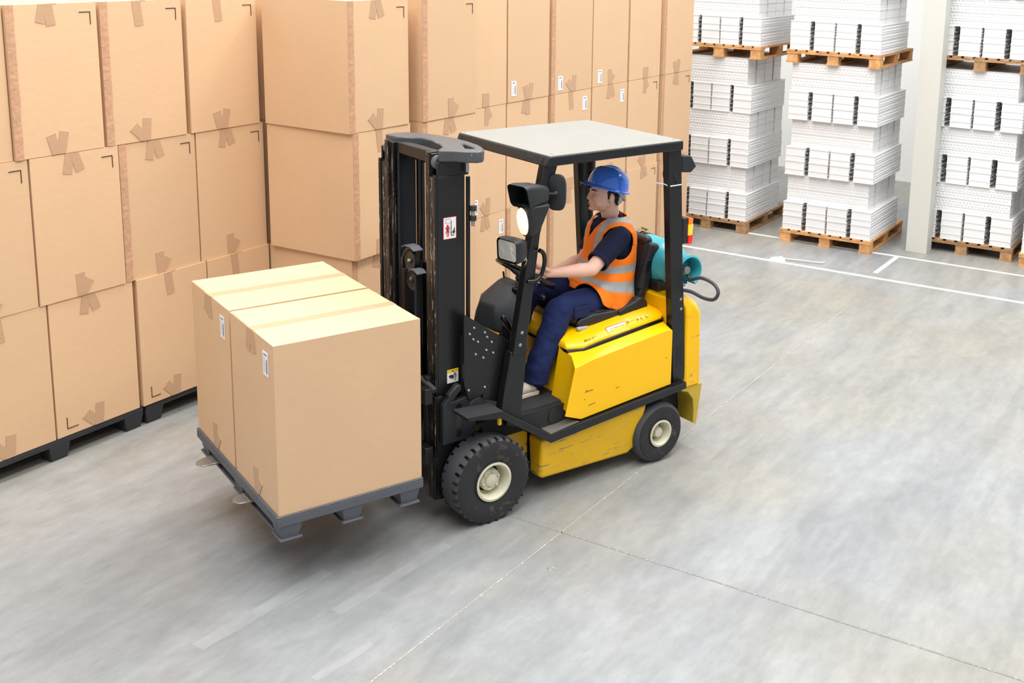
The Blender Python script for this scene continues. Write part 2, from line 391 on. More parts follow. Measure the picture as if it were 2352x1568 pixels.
# bits lying on the floor
bm = B()
tube(bm, smoothpath([(10.93, 4.22, .012), (10.95, 4.0, .02), (11.0, 3.82, .014), (11.03, 3.79, .02)]), .007, 6)
hexa(bm, [(10.82, 4.33, .002), (10.86, 4.15, .002), (10.97, 4.2, .002)], [(10.84, 4.3, .035), (10.88, 4.2, .05), (10.93, 4.22, .03)])
tag(obj('wrap_scrap', bm, DEB), 'twisted scrap of white wrapping lying on the painted floor line', 'scrap')
bm = B(); lathe(bm, [(0, .004), (.012, .005), (.022, .002), (.024, 0)], (4.584, 2.95, 0), (0, 0, 1), 14)
tag(obj('gum_spot', bm, JOINTD), 'small grey flattened blob on the floor in front of the forklift', 'blob')

# ================================================================== CARTONS
CW, CD, CH = .60, .79, .885
def carton_body(w=CW, d=CD, h=CH, seed=0):
    """closed carton with gently bulging walls; front face at y=0, base centre at the origin"""
    bm = B(); rnd = random.Random(seed); n = 6
    def sheet(o, u, v, nrm, amp):
        g = [[bm.verts.new(Vector(o) + Vector(u) * (i / n) + Vector(v) * (j / n) + Vector(nrm) * amp * sin(pi * i / n) * sin(pi * j / n)) for j in range(n + 1)] for i in range(n + 1)]
        for i in range(n):
            for j in range(n): bm.faces.new((g[i][j], g[i+1][j], g[i+1][j+1], g[i][j+1]))
    a = lambda: rnd.uniform(.0005, .002)
    x = w / 2
    sheet((-x, 0, 0), (w, 0, 0), (0, 0, h), (0, -1, 0), a()); sheet((-x, d, 0), (w, 0, 0), (0, 0, h), (0, 1, 0), .001)
    sheet((-x, 0, 0), (0, d, 0), (0, 0, h), (-1, 0, 0), .001); sheet((x, 0, 0), (0, d, 0), (0, 0, h), (1, 0, 0), .001)
    sheet((-x, 0, 0), (w, 0, 0), (0, d, 0), (0, 0, -1), 0); sheet((-x, 0, h - .004), (w, 0, 0), (0, d, 0), (0, 0, 1), .0)
    bmesh.ops.remove_doubles(bm, verts=bm.verts, dist=.0045)
    bmesh.ops.recalc_face_normals(bm, faces=bm.faces)
    me = bpy.data.meshes.new('carton'); bm.to_mesh(me); bm.free(); me.materials.append(CARD)
    me.polygons.foreach_set('use_smooth', [True] * len(me.polygons)); me.set_sharp_from_angle(angle=R(35))
    return me
BODIES = [carton_body(seed=i) for i in range(4)]
def flap_mesh():
    out = []
    for s in (-1, 1):
        bm = B(); box(bm, *( (-CW/2 + .001, -.003) if s < 0 else (.003, CW/2 - .001)), .002, CD - .002, CH - .004, CH)
        me = bpy.data.meshes.new('top_flap'); bmesh.ops.recalc_face_normals(bm, faces=bm.faces); bm.to_mesh(me); bm.free(); me.materials.append(CARD); out.append(me)
    return out
FLAPS = flap_mesh()
def glue_mesh():
    bm = B(); rnd = random.Random(3); N_ = 14; w0, w1 = -CW/2 - .001, -CW/2 + .052; zs = [CH * i / N_ for i in range(N_ + 1)]
    rows = []
    for z in zs:
        dx = rnd.uniform(-.003, .003); rows.append([bm.verts.new(p) for p in ((w0, -.0005, z), (w0, -.004, z), ((w0+w1)/2, -.007 + rnd.uniform(-.002, .002), z), (w1 + dx, -.0045, z), (w1 + dx, -.0005, z))])
    for a, b in zip(rows, rows[1:]):
        for k in range(4): bm.faces.new((a[k], a[k+1], b[k+1], b[k]))
    bmesh.ops.recalc_face_normals(bm, faces=bm.faces)
    me = bpy.data.meshes.new('glue_flap'); bm.to_mesh(me); bm.free(); me.materials.append(FLAP); return me
GLUE = glue_mesh()
def corner_mark(x, z, sx, sz, L_=.075, y=-.0030):
    bm = B(); t = .0022
    box(bm, *sorted((x, x + sx * L_)), y, y + .003, z - t, z + t); box(bm, x - t, x + t, y, y + .003, *sorted((z, z + sz * L_)))
    return bm
def tape_bm(strips):
    bm = B()
    for i, (x, z, w, h, ang) in enumerate(strips):
        w *= 1.25
        M = Matrix.Translation((x, 0, z)) @ Matrix.Rotation(ang, 4, 'Y')
        box(bm, -w/2, w/2, -.0032 - .0004 * i, -.0005, -h/2, h/2, M)
    for v in bm.verts: v.co.z = min(max(v.co.z, .0005), CH - .0005)
    return bm
def label_parts(root, x, z, w=.066, h=.122, mx=1):
    bm = B(); box(bm, x - w/2, x + w/2, -.0036, -.001, z - h/2, z + h/2)
    lb = obj('shipping_label', bm, PAPER, root, smooth=0); lb['label'] = 'white printed address sticker'
    bm = B(); rr = random.Random(5); y0, y1 = -.0042, -.0034
    zz = z - h * .38
    while zz < z + h * .22:                                        # barcode turned on its side
        t = rr.choice((.0006, .0011, .0018)); box(bm, x + w * .14, x + w * .36, y0, y1, zz, zz + t); zz += t + rr.choice((.0009, .0016))
    box(bm, x - w * .30, x + w * .25, y0, y1, z + h * .36, z + h * .41)
    for i in range(9): box(bm, x - w * .36, x - w * (.36 - rr.uniform(.2, .42)), y0, y1, z + h * (.24 - .075 * i), z + h * (.25 - .075 * i))
    obj('barcode', bm, PRINT, lb, smooth=0)
TOPV = [[(-.05, -.055, .05, .11, .25), (-.0, -.06, .05, .13, -.12)], [(0, -.075, .05, .16, -.1)], [(-.03, -.06, .05, .13, .2), (.03, -.055, .05, .12, -.3)],
        [(0, -.07, .05, .15, .05), (.03, -.05, .05, .1, -.5)]]
BOTV = [[(-.03, .06, .05, .13, -.25), (.03, .065, .05, .14, .22)], [(-.04, .055, .055, .12, -.7), (.02, .07, .05, .15, .08)], [(0, .07, .05, .15, -.05), (.035, .05, .05, .10, .55)],
        [(0, .055, .08, .11, 0)]]
ncart = [0]
ordn = ['first', 'second', 'third', 'fourth', 'fifth', 'sixth', 'seventh', 'eighth']
def carton(X, Y, Z, rz, label, group, glue=False, marks=(), top=None, bot=None, tx=0., labels=(), h=CH, w=CW, tapeon=True, sx=1., sd=1., sh=1.):
    i = ncart[0]; ncart[0] += 1
    o = link('cardboard_carton', BODIES[i % 4], None, smooth=0); o.location = (X, Y, Z); o.rotation_euler = (0, 0, rz); o.scale = (sx, sd, sh)
    tag(o, label, 'carton', group)
    for f in FLAPS: link('top_flap', f, o, smooth=0)
    bm = B(); box(bm, -.032, .032, -.001, CD + .001, CH - .001, CH + .0008); obj('top_tape', bm, TAPE, o, smooth=0)
    if glue: link('glue_flap', GLUE, o, smooth=0)['label'] = 'creased reddish brown edge seam'
    if top is not None:
        obj('tape_end', tape_bm([(x + tx, CH + z, w_, h_, a) for x, z, w_, h_, a in TOPV[top]]), TAPE, o, smooth=0)['label'] = 'folded tape ends at the top edge'
    if bot is not None:
        obj('tape_end', tape_bm([(x + tx, z, w_, h_, a) for x, z, w_, h_, a in BOTV[bot]]), TAPE, o, smooth=0)['label'] = 'folded tape ends at the bottom edge'
    for mx, mz, ax, az in marks: obj('corner_mark', corner_mark(mx, mz, ax, az), INK, o, smooth=0)
    for lx, lz in labels: label_parts(o, lx, lz)
    return o
MT = (CW/2 - .045, CH - .055, -1, -1); MB_ = (-CW/2 + .07, .045, 1, 1)
rowname = {0: 'bottom row', 1: 'middle row', 2: 'top row'}
rz0 = {0: .142, 1: .142 + .8885, 2: .142 + 2 * .8885}
rz0 = {0: .140, 1: 1.002, 2: 1.893}
# left part of the wall: front faces at Y = 6.17
left = {2: [3.58, 4.165, 4.775, 5.405], 1: [3.655, 4.25, 4.845, 5.44], 0: [3.70, 4.30, 4.895, 5.46]}
for r in (0, 1, 2):
    xs = left[r]; hh = [.860, .888, .882][r] / CH
    for k, x in enumerate([xs[0] - .60] + xs):
        cap = 'outermost' if k == 0 else ordn[k - 1]
        if k == 0: lab = 'brown carton in the %s, cut off by the left picture edge, furthest out' % rowname[r]
        else: lab = 'brown taped carton, %s, %s column from the left picture edge' % (rowname[r], cap)
        y = 6.17 + random.uniform(-.008, .012); allx = [xs[0] - .60] + xs
        wl = (x - allx[k-1]) if k else .6; wr = (allx[k+1] - x) if k < 4 else .6; wid = min(wl, wr, .615) - .010
        carton(x, y, rz0[r], random.uniform(-.006, .006), lab, 'cartons stacked in the left part of the wall',
               glue=(r, k) in ((2, 2), (2, 3), (1, 3), (2, 1)), marks=([MT] if r else ([MB_] if k in (2, 3) else [])) if k else [],
               top=[1, 2, 1][r] if k != 2 else (0 if r == 2 else 2), bot=[1, 2, 0][r] if k != 3 else (1 if r != 1 else 2), tx=-.01 * k + .0, sh=hh, sx=wid / CW)
    carton(6.10, 6.20, rz0[r], 0, 'brown carton in the dark gap beside the corner column, %s' % rowname[r], 'cartons stacked in the left part of the wall', sh=hh)
# right part of the wall, one pallet further forward: front faces at Y = 5.36 to 5.42
edges = [(5.715, 6.325), (6.43, 7.07), (7.085, 7.625), (7.645, 8.255), (8.29, 8.965), (8.985, 9.64), (9.67, 10.30), (10.35, 11.02)]
right = [((a + b) / 2, y) for (a, b), y in zip(edges, (5.335, 5.30, 5.41, 5.41, 5.40, 5.41, 5.40, 5.40))]
names = ['corner column of the forward block', 'column next to the corner of the forward block', 'third column of the forward block, behind the mast', 'fourth column of the forward block',
         'fifth column of the forward block', 'sixth column of the forward block', 'seventh column of the forward block', 'end column nearest the white stacks']
LBL = {(2, 2): (-.22, .11), (2, 3): (-.22, .11), (2, 4): (-.17, .09), (2, 5): (-.18, .09), (1, 4): (.20, .76), (1, 5): (.21, .76), (1, 2): (-.16, .09), (1, 3): (-.20, .11), (0, 2): (.23, .75)}
for r in (0, 1, 2):
    for k, (x, y) in enumerate(right):
        rz = {0: .0, 1: .0}.get(k, random.uniform(-.008, .004)); glue = k in (0, 1, 4, 7) or (r == 0 and k in (2, 3))
        yy = y + random.uniform(-.006, .006); xx = x
        if k == 0 and r == 1: yy, xx, rz = 5.34, 6.045, .02
        if k == 0 and r == 0: yy, xx = 5.38, 6.06
        w = (edges[k][1] - edges[k][0]) / CW
        lab = 'brown carton, %s, %s' % (rowname[r], names[k])
        carton(xx, yy, rz0[r], rz, lab, 'cartons stacked in the forward block of the wall', glue=glue,
               marks=[MT] if (k in (0, 1) and r == 2) or (k in (6, 7) and r < 2) else [], top=(k + r) % 4 if (r < 2 or k < 1) else None, bot=(k + 2 * r + 1) % 4, tx=random.uniform(-.03, .02),
               labels=[LBL[(r, k)]] if (r, k) in LBL else (), sx=w, sh=[.860, .888, .888][r] / CH)

# ================================================================== PLASTIC PALLETS
def foot(bm, cx, cy, wx, wy, z0, z1, top=1.0, bot=.78, flare=0):
    bw, tw = (wx * bot / 2, wy * bot / 2), (wx * top / 2, wy * top / 2)
    q = lambda w, z: [(cx - w[0], cy - w[1], z), (cx + w[0], cy - w[1], z), (cx + w[0], cy + w[1], z), (cx - w[0], cy + w[1], z)]
    hexa(bm, q(bw, z0), q(tw, z1))
    if flare: hexa(bm, q((wx * flare / 2, wy * flare / 2), z0 - .002), q((wx * flare / 2, wy * flare / 2), z0 + .010))
def deck_bm(lx, ly, z0, z1, cells):
    """hollow deck: rim plus ribs plus thin skin"""
    bm = B(); t = .018
    box(bm, -lx/2, lx/2, -ly/2, ly/2, z1 - .008, z1)
    for s in (-1, 1):
        box(bm, -lx/2, lx/2, *sorted((s * ly/2, s * (ly/2 - t))), z0, z1 - .008); box(bm, *sorted((s * lx/2, s * (lx/2 - t))), -ly/2 + t, ly/2 - t, z0, z1 - .008)
    return bm
def plastic_pallet(X, Y, rz, label, m=PALBLK):
    t = tag(empty('plastic_pallet', (X, Y, 0), rz), label, 'pallet', 'black pallets under the cartons')
    obj('deck', deck_bm(1.20, .80, .098, .139, 6), m, t, bevel=.004)
    for i, fx in enumerate((-.53, 0, .53)):
        for fy in (-.335, 0, .335):
            bm = B(); foot(bm, fx, fy, .145, .13, 0, .10); obj('foot', bm, m, t, bevel=.008)
    return t
pl = ['black plastic pallet under the bottom carton row, beyond the left edge', 'black plastic pallet under the leftmost bottom cartons', 'black plastic pallet behind the raised load']
for i, x in enumerate((2.80, 4.02, 5.24)): plastic_pallet(x, 6.575, 0, pl[i])
for i, x in enumerate((6.40, 7.66, 8.92, 10.30)):
    plastic_pallet(x, 5.77, 0, 'black plastic pallet under the forward carton block, %s from the corner' % ordn[i])

# ================================================================== WOODEN PALLETS WITH WHITE TRAYS
def board(x0, x1, y0, y1, z0, z1):
    bm = B(); box(bm, x0, x1, y0, y1, z0, z1); bmesh.ops.recalc_face_normals(bm, faces=bm.faces)
    me = bpy.data.meshes.new('board'); bm.to_mesh(me); bm.free(); return me
def wooden_pallet(X, Y, Z, label, m, W=1.02, D=1.2):
    """front edge at x=0 facing -X, centre of the front edge at the origin"""
    t = tag(empty('wooden_pallet', (X, Y, Z)), label, 'pallet', 'wooden pallets under the white trays')
    def add(n, me):
        me.materials.append(m); link(n, me, t, bevel=0, smooth=0)
    for i in range(9):                                             # deck boards run front to back
        w = .088; y = -W/2 + w/2 + (W - w) * i / 8
        add('deck_board', board(0, D, y - w/2, y + w/2, .118 + (i % 3) * .001, .139))
    for k, x in enumerate((.05, D/2, D - .05)): add('stringer_board', board(x - .05, x + .05, -W/2, W/2, .098, .117))
    for y in (-W/2 + .065, 0, W/2 - .065):
        for x in (.055, D/2, D - .055): add('block', board(x - .05, x + .06, y - .06, y + .06, .020, .0975))
        add('runner', board(-.005, D, y - .065, y + .065, 0, .0195))
    return t
TL, TW, TH = .99, .226, .1525
def tray_mesh():
    """moulded tray lying lengthways on X, thin lips above, below and between, long sides covered with low studs"""
    bm = B()
    def ring(w, l, z0, z1): box(bm, -l/2, l/2, -w/2, w/2, z0, z1)
    ring(TW, TL, 0, .007); ring(TW - .008, TL - .008, .007, .060); ring(TW - .001, TL - .001, .060, .065)
    ring(TW - .009, TL - .009, .065, .1455); ring(TW, TL, .1455, TH)
    for s in (-1, 1):
        for z, off in ((.034, 0), (.088, .020), (.120, 0)):
            y = s * (TW - .009) / 2
            for i in range(24):
                x = -TL/2 + .035 + off + i * .0395
                if x > TL/2 - .02: continue
                r = .0125; ring_ = [(cos(2*pi*k/6), sin(2*pi*k/6)) for k in range(6)]
                b4 = [bm.verts.new((x + dx * r, y - s * .001, z + dz * r)) for dx, dz in ring_]
                t4 = [bm.verts.new((x + dx * r * .6, y + s * .006, z + dz * r * .6)) for dx, dz in ring_]
                bm.faces.new(t4)
                for k in range(6): bm.faces.new((b4[k], b4[(k+1) % 6], t4[(k+1) % 6], t4[k]))
    bmesh.ops.recalc_face_normals(bm, faces=bm.faces)
    me = bpy.data.meshes.new('tray'); bm.to_mesh(me); bm.free(); me.materials.append(WHITE); return me
TRAY = tray_mesh()
def pins_mesh():
    bm = B()
    for x, z in ((-.46, .03), (-.462, .075), (-.458, .12), (-.15, .03), (-.1, .1), (.2, .05), (.44, .03), (.46, .1)):
        cyl(bm, (x, -TW/2 + .004, z), (x, -TW/2 - .022, z), .0095, n=8); cyl(bm, (x, -TW/2 - .022, z), (x, -TW/2 - .026, z), .004, n=8)
    bmesh.ops.recalc_face_normals(bm, faces=bm.faces)
    me = bpy.data.meshes.new('pins'); bm.to_mesh(me); bm.free(); me.materials.append(PINM); return me
PINS = pins_mesh()
LAY = ['bottom', 'second', 'third', 'fourth', 'fifth', 'sixth']
def tray(X, Y, Z, rz, label, group, pins, flip, sx=1.):
    o = link('plastic_tray', TRAY, None, smooth=0); o.location = (X, Y, Z); o.rotation_euler = (0, 0, rz + (pi if flip else 0)); o.scale = (sx, 1, 1)
    tag(o, label, 'tray', group)
    if pins: tag(link('pins', PINS, o, smooth=0), 'row of short black pins', kind='stuff')
def stack(X, Yc, Zb, nt_, first, sname, group, m, plabel, W=1.02):
    wooden_pallet(X, Yc, Zb, plabel, m, W=W)
    z = Zb + .141
    for t in range(nt_):
        jx, jy = random.uniform(0, .03), random.uniform(-.025, .025)
        endon = (t % 2 == 0)
        for lay in range(2):
            ud = 'upper' if lay else 'lower'
            for c in range(4):
                if endon:                                          # ends to the front, two open slots with pins
                    y = Yc + (.378, .118, -.113, -.373)[c] * (W / 1.0) + jy * .2
                    pos = ['leftmost', 'second from left', 'third from left', 'rightmost'][c]
                    lab = 'white tray, end showing, %s, %s of two, %s layer, %s' % (pos, ud, LAY[t], sname)
                    tray(X + TL/2 + .01 + jx, y, z, random.uniform(-.004, .004), lab, group, c in (0, 2), False)
                else:
                    x = X + .02 + TW/2 + (0, .262, .494, .756)[c] + jx
                    pos = ['front', 'second from front', 'third from front', 'rearmost'][c]
                    lab = 'white studded tray, side showing, %s, %s of two, %s layer, %s' % (pos, ud, LAY[t], sname)
                    tray(x + .022, Yc + jy * 1.6, z, pi/2 + random.uniform(-.004, .004), lab, group, False, True, .935)
            z += .1535
    return z
stack(11.69, 5.475, 0, 6, 0, 'left stack', 'white trays of the left stack', WOOD_B, 'aged wooden pallet on the floor under the left white stack')
stack(11.69, 5.40, 1.985, 3, 0, 'upper left stack', 'white trays of the left stack', WOOD_A, 'light wooden pallet halfway up the left white stack')
stack(11.67, 4.03, 0, 6, 0, 'middle stack', 'white trays of the middle stack', WOOD_A, 'light wooden pallet on the floor left of the column', W=1.04)
stack(11.67, 4.06, 1.985, 3, 0, 'upper middle stack', 'white trays of the middle stack', WOOD_A, 'light wooden pallet halfway up the stack left of the column', W=1.04)
stack(12.24, 2.69, 0, 6, 0, 'right stack', 'white trays of the right stack', WOOD_B, 'reddish aged wooden pallet on the floor right of the column', W=1.07)
stack(12.24, 2.66, 1.985, 3, 0, 'upper right stack', 'white trays of the right stack', WOOD_B, 'aged wooden pallet halfway up the stack right of the column', W=1.07)
stack(12.12, 1.56, 0, 6, 0, 'edge stack', 'white trays of the stack cut off at the right edge', WOOD_A, 'light wooden pallet cut off by the right picture edge')
# ================================================================== FORKLIFT (local X forward, Y towards the driver's left)
FA = R(219.86046 - 60.3609); FO = Vector((5.002, 3.990, 0))
fl = tag(empty('forklift', FO, FA), 'yellow and black gas forklift with grey roof sheet and three-bar mast, carrying two cartons', 'forklift')
def fw2(x, y, z=0): return FO + Matrix.Rotation(FA, 3, 'Z') @ Vector((x, y, z))
def add(name, bm, m, parent=None, **k): return obj(name, bm, m, parent or fl, **k)

# --- chassis, skirts, sill
bm = B(); prism(bm, [(-1.60, .16), (-1.2, .14), (.06, .14), (.06, .42), (-.30, .50), (-1.60, .50)], 'y', -.33, .33); add('chassis', bm, BLACKM, bevel=.006)
for s in (1, -1):
    bm = B(); yo, yi = s * .50, s * .36
    prof = [(-.360, .375), (-.372, .13), (-.40, .118), (-1.045, .095), (-1.10, .125), (-1.165, .405)]
    prism(bm, prof, 'y', min(yo, yi), max(yo, yi))
    for v in bm.verts:                                             # tuck the bottom edge and the front corner inwards
        if v.co.z < .14 and abs(v.co.y) > .45: v.co.y -= s * .035
    add('side_skirt', bm, YELW, bevel=.018, seg=3)
    bm = B()
    sill = [(.16, .668), (-.055, .650), (-.40, .420), (-1.46, .492), (-1.46, .448), (-.40, .366), (-.055, .605), (.16, .643)]
    prism(bm, sill, 'y', *sorted((s * .40, s * .535)))
    add('sill', bm, BLACK, bevel=.004)
    bm = B(); hexa(bm, [(-.40, s * .405, .4205), (-.40, s * .53, .4205), (-.62, s * .515, .4355), (-.585, s * .405, .434)], [(-.40, s * .405, .4225), (-.40, s * .53, .4225), (-.62, s * .515, .4375), (-.585, s * .405, .436)])
    add('tread_edge', bm, FORK, smooth=0)['label'] = 'bare metal tread edge'
    bm = B(); prism(bm, [(.175, .672), (-.06, .654), (-.06, .646), (.175, .664)], 'y', *sorted((s * .30, s * .545))); add('mudguard', bm, GRIT, bevel=.002)
    bm = B(); prism(bm, [(-.36, .25), (-.36, .38), (-.06, .575), (.12, .60), (.12, .25)], 'y', *sorted((s * .337, s * .353))); add('inner_fender', bm, YELW, bevel=.003)
bm = B(); box(bm, -.075, -.055, .49, .51, .555, .60); add('tie_down_lug', bm, YEL, bevel=.003)
# --- floor plate and steps
bm = B(); box(bm, -.62, .05, -.40, .40, .515, .545); box(bm, -.58, -.02, .36, .40, .42, .52); add('floor_plate', bm, GRIT, bevel=.004)
bm = B(); prism(bm, [(-.60, .535), (-.58, .43), (-.40, .42), (-.16, .50), (-.16, .545)], 'y', .395, .435)
cyl(bm, (-.50, .434, .475), (-.50, .440, .475), .052, n=28); cyl(bm, (-.50, .440, .475), (-.50, .442, .475), .048, n=28); add('step_box', bm, BLACKM, bevel=.003)

# --- yellow engine hood
def ring_loft(bm, rings, cap=True, mi=0):
    V = [[bm.verts.new(p) for p in r] for r in rings]; n = len(V[0])
    for a, b in zip(V, V[1:]):
        for k in range(n): bm.faces.new((a[k], a[(k+1) % n], b[(k+1) % n], b[k])).material_index = mi
    if cap: bm.faces.new(V[0][::-1]).material_index = mi; bm.faces.new(V[-1]).material_index = mi
def sidepanel(s):
    bm = B()
    o = [(-.505, .492), (-.635, .440), (-1.365, .490), (-1.365, .845), (-1.32, .868), (-.70, .795), (-.60, .785)]
    outer = [(x, s * (.505 if z < .80 else .48), z) for x, z in o]
    inner = [(-.565, s * .30, .52), (-.635, s * .30, .45), (-1.365, s * .30, .49), (-1.365, s * .30, .90), (-1.32, s * .30, .90), (-.735, s * .30, .84), (-.62, s * .30, .84)]
    mid = [(-.555, s * .49, .49), (-.64, s * .50, .442), (-1.355, s * .50, .492), (-1.355, s * .415, .878), (-1.33, s * .415, .880), (-.715, s * .425, .822), (-.625, s * .42, .815)]
    outer = [(-.515, s * .505, .487), (-.635, s * .51, .442), (-1.352, s * .505, .492), (-1.352, s * .505, .845), (-1.315, s * .503, .858), (-.715, s * .503, .790), (-.600, s * .49, .760)]
    ring_loft(bm, [outer, mid, inner]); return bm
for s in (1, -1): add('side_panel', sidepanel(s), YEL, bevel=.012, seg=3)
bm = B(); hexa(bm, [(-.60, -.41, .54), (-.60, .41, .54), (-1.36, .41, .50), (-1.36, -.41, .50)], [(-.68, -.39, .815), (-.68, .39, .815), (-1.36, .39, .872), (-1.36, -.39, .872)]); add('hood_base', bm, YEL, bevel=.01)
for y in (.16, .30):
    pass
bm = B()
for y in (.155,): box(bm, -.607, -.60, y - .002, y + .002, .56, .80)
add('panel_joint', bm, GLOSS, smooth=0)
for p in ((-.612, .20, .60), (-.652, .21, .74)):
    bm = B(); lathe(bm, [(.0001, .010), (.008, .008), (.012, 0)], p, (1, 0, .25), 12); add('bolt', bm, STEEL)
# black rubber seam then the lid
S = lambda y, dz=0: [(-.62, -y, .820 + dz), (-.62, y, .820 + dz), (-.72, y + .035, .818 + dz), (-.84, y + .035, .836 + dz), (-1.34, y + .03, .882 + dz), (-1.385, y, .888 + dz), (-1.385, -y, .888 + dz), (-1.34, -y - .03, .882 + dz), (-.84, -y - .035, .836 + dz), (-.72, -y - .035, .818 + dz)]
bm = B(); ring_loft(bm, [S(.378, -.002), S(.388, 0), S(.378, .016)]); add('hood_seal', bm, GLOSS, bevel=.003)
bm = B(); ring_loft(bm, [S(.374, .012), S(.376, .030), [(x * 1.0 + (.02 if x < -1.3 else -.012), y * .93, z) for x, y, z in S(.375, .055)], [(x + (.05 if x < -1.3 else -.05), y * .70, z) for x, y, z in S(.375, .078)]]); add('hood_lid', bm, YEL, bevel=.010, seg=3)
bm = B(); M_ = Matrix.Translation((-1.00, .386, .898)) @ Matrix.Rotation(R(-4.6), 4, 'Y').inverted() @ Matrix.Rotation(R(-42), 4, 'X')
box(bm, -.08, .08, -.028, .028, 0, .0015, M_); st = add('warning_sticker', bm, WHT, smooth=0)
bm = B(); box(bm, -.08, .08, -.0285, -.025, .001, .0022, M_); box(bm, .0765, .080, -.028, .028, .001, .0022, M_); box(bm, -.080, -.0765, -.028, .01, .001, .0022, M_); obj('red_border', bm, REDM, st, smooth=0)
bm = B(); rr = random.Random(2)
for r_ in range(2):
    x = -.055
    while x < .055: w_ = rr.uniform(.003, .012); box(bm, x, x + w_, -.012 + r_ * .014, -.008 + r_ * .014, .001, .002, M_); x += w_ + .003
obj('small_text', bm, PRINT, st, smooth=0)
for x in (-1.09, -1.17, -1.20, -1.24):
    bm = B(); cyl(bm, (x, .375, .916), (x, .385, .932), .008, n=10); add('latch_screw', bm, STEEL)
bm = B(); box(bm, -1.21, -1.075, .365, .38, .912, .922); add('hood_latch', bm, YEL, bevel=.003)

# --- counterweight
bm = B()
def cwr(z, x0, x1, y, c): return [(x0, -y, z), (x0, y, z), (x1 + c, y, z), (x1, y - c, z), (x1, -y + c, z), (x1 + c, -y, z)]
ring_loft(bm, [cwr(.425, -1.485, -1.665, .487, .05), cwr(.90, -1.485, -1.652, .485, .05), cwr(.955, -1.485, -1.630, .475, .06), cwr(1.0, -1.47, -1.58, .455, .06), cwr(1.035, -1.43, -1.52, .42, .05)])
add('counterweight', bm, YELC, bevel=.014, seg=3)
bm = B(); arch = [(-1.46, .425), (-1.478, .405), (-1.53, .388), (-1.575, .33), (-1.585, .25), (-1.583, .165), (-1.612, .150), (-1.652, .425)]
prism(bm, arch, 'y', -.478, .478); add('counterweight_skirt', bm, YELD, bevel=.004)
bm = B(); prism(bm, [(-1.56, .16), (-1.18, .16), (-1.18, .44), (-1.50, .44), (-1.56, .38)], 'y', -.30, .30); add('steer_axle_housing', bm, RUSTY)
bm = B(); box(bm, -1.50, -1.37, -.42, .42, .50, 1.03); add('counterweight_core', bm, YELC, bevel=.01)
bm = B(); box(bm, -1.668, -1.66, -.30, .30, .50, .85); add('rear_grille', bm, BLACKM, bevel=.004)

# --- overhead guard
def leg(name, pts, w, d, m, s, y0=.425, y1=.480):
    """slanted flat bar: pts are (x front, x back, z) down the side view"""
    bm = B(); n = len(pts)
    poly = [(a, z) for a, b, z in pts] + [(b, z) for a, b, z in pts[::-1]]
    for i in range(n - 1):
        a0, b0, z0 = pts[i]; a1, b1, z1 = pts[i+1]
        hexa(bm, [(a1, s*y0, z1), (a1, s*y1, z1), (b1, s*y1, z1), (b1, s*y0, z1)], [(a0, s*y0, z0), (a0, s*y1, z0), (b0, s*y1, z0), (b0, s*y0, z0)])
    bmesh.ops.remove_doubles(bm, verts=bm.verts, dist=1e-5)
    fs = [f for f in bm.faces if len(f.verts) == 4 and sum(1 for g in bm.faces if set(g.verts) == set(f.verts)) > 1]
    bmesh.ops.delete(bm, geom=fs, context='FACES_ONLY')
    return add(name, bm, m, bevel=.004)
for s in (1, -1):
    leg('front_post', [(-.370, -.463, 2.0), (-.285, -.345, 1.61), (-.178, -.262, .99), (-.168, -.268, .93)], 0, 0, BLACK, s)
    bm = B(); prism(bm, [(-.160, .95), (-.268, .935), (-.225, .52), (-.09, .60)], 'y', *sorted((s * .415, s * .472))); add('post_foot', bm, BLACK, bevel=.004)
    leg('rear_post', [(-1.285, -1.392, 2.0), (-1.338, -1.440, 1.25), (-1.365, -1.470, .90), (-1.392, -1.497, .49)], 0, 0, BLACK, s)
    for x, z in ((-.228, 1.055), (-.216, .985), (-1.435, 1.03), (-1.44, .965)):
        bm = B(); lathe(bm, [(.0001, .006), (.008, .006), (.012, .004), (.014, 0)], (x, s * .475, z), (0, s, 0), 14); add('bolt', bm, STEEL)
for i in range(9):
    z = .72 - i * .0165; bm = B(); box(bm, -1.462, -1.415, .479, .4835, z, z + .008); add('vent_slat', bm, GLOSS, bevel=.002)
bm = B()
x0, x1, y0, y1, z0, z1 = -.385, -1.385, -.435, .505, 1.985, 2.040
for a in (box(bm, x1, x0, y1 - .05, y1, z0, z1), box(bm, x1, x0, y0, y0 + .05, z0, z1), box(bm, x0 - .05, x0, y0 + .05, y1 - .05, z0, z1), box(bm, x1, x1 + .05, y0 + .05, y1 - .05, z0, z1)): pass
for v in bm.verts:
    if v.co.x > -.4: v.co.x += (.02 if v.co.z < 2.0 else 0)
add('roof_frame', bm, BLACK, bevel=.006)
bm = B(); box(bm, x1 + .004, x0 - .004, y0 + .004, y1 - .004, z1 - .002, z1 + .005); add('roof_sheet', bm, ROOFM, bevel=.002)
for y in (-.36, -.12, .12, .36):
    bm = B(); box(bm, x1 + .05, x0 - .05, y - .015, y + .015, 1.995, 2.025); add('roof_bar', bm, BLACK)
for p in ((-.42, -.40), (-.88, -.41), (-1.34, -.40), (-.42, .47), (-.93, .475), (-1.34, .47), (-1.35, .03)):
    bm = B(); lathe(bm, [(.0001, .008), (.007, .007), (.010, 0)], (p[0], p[1], z1 + .004), (0, 0, 1), 10); add('roof_bolt', bm, STEEL)
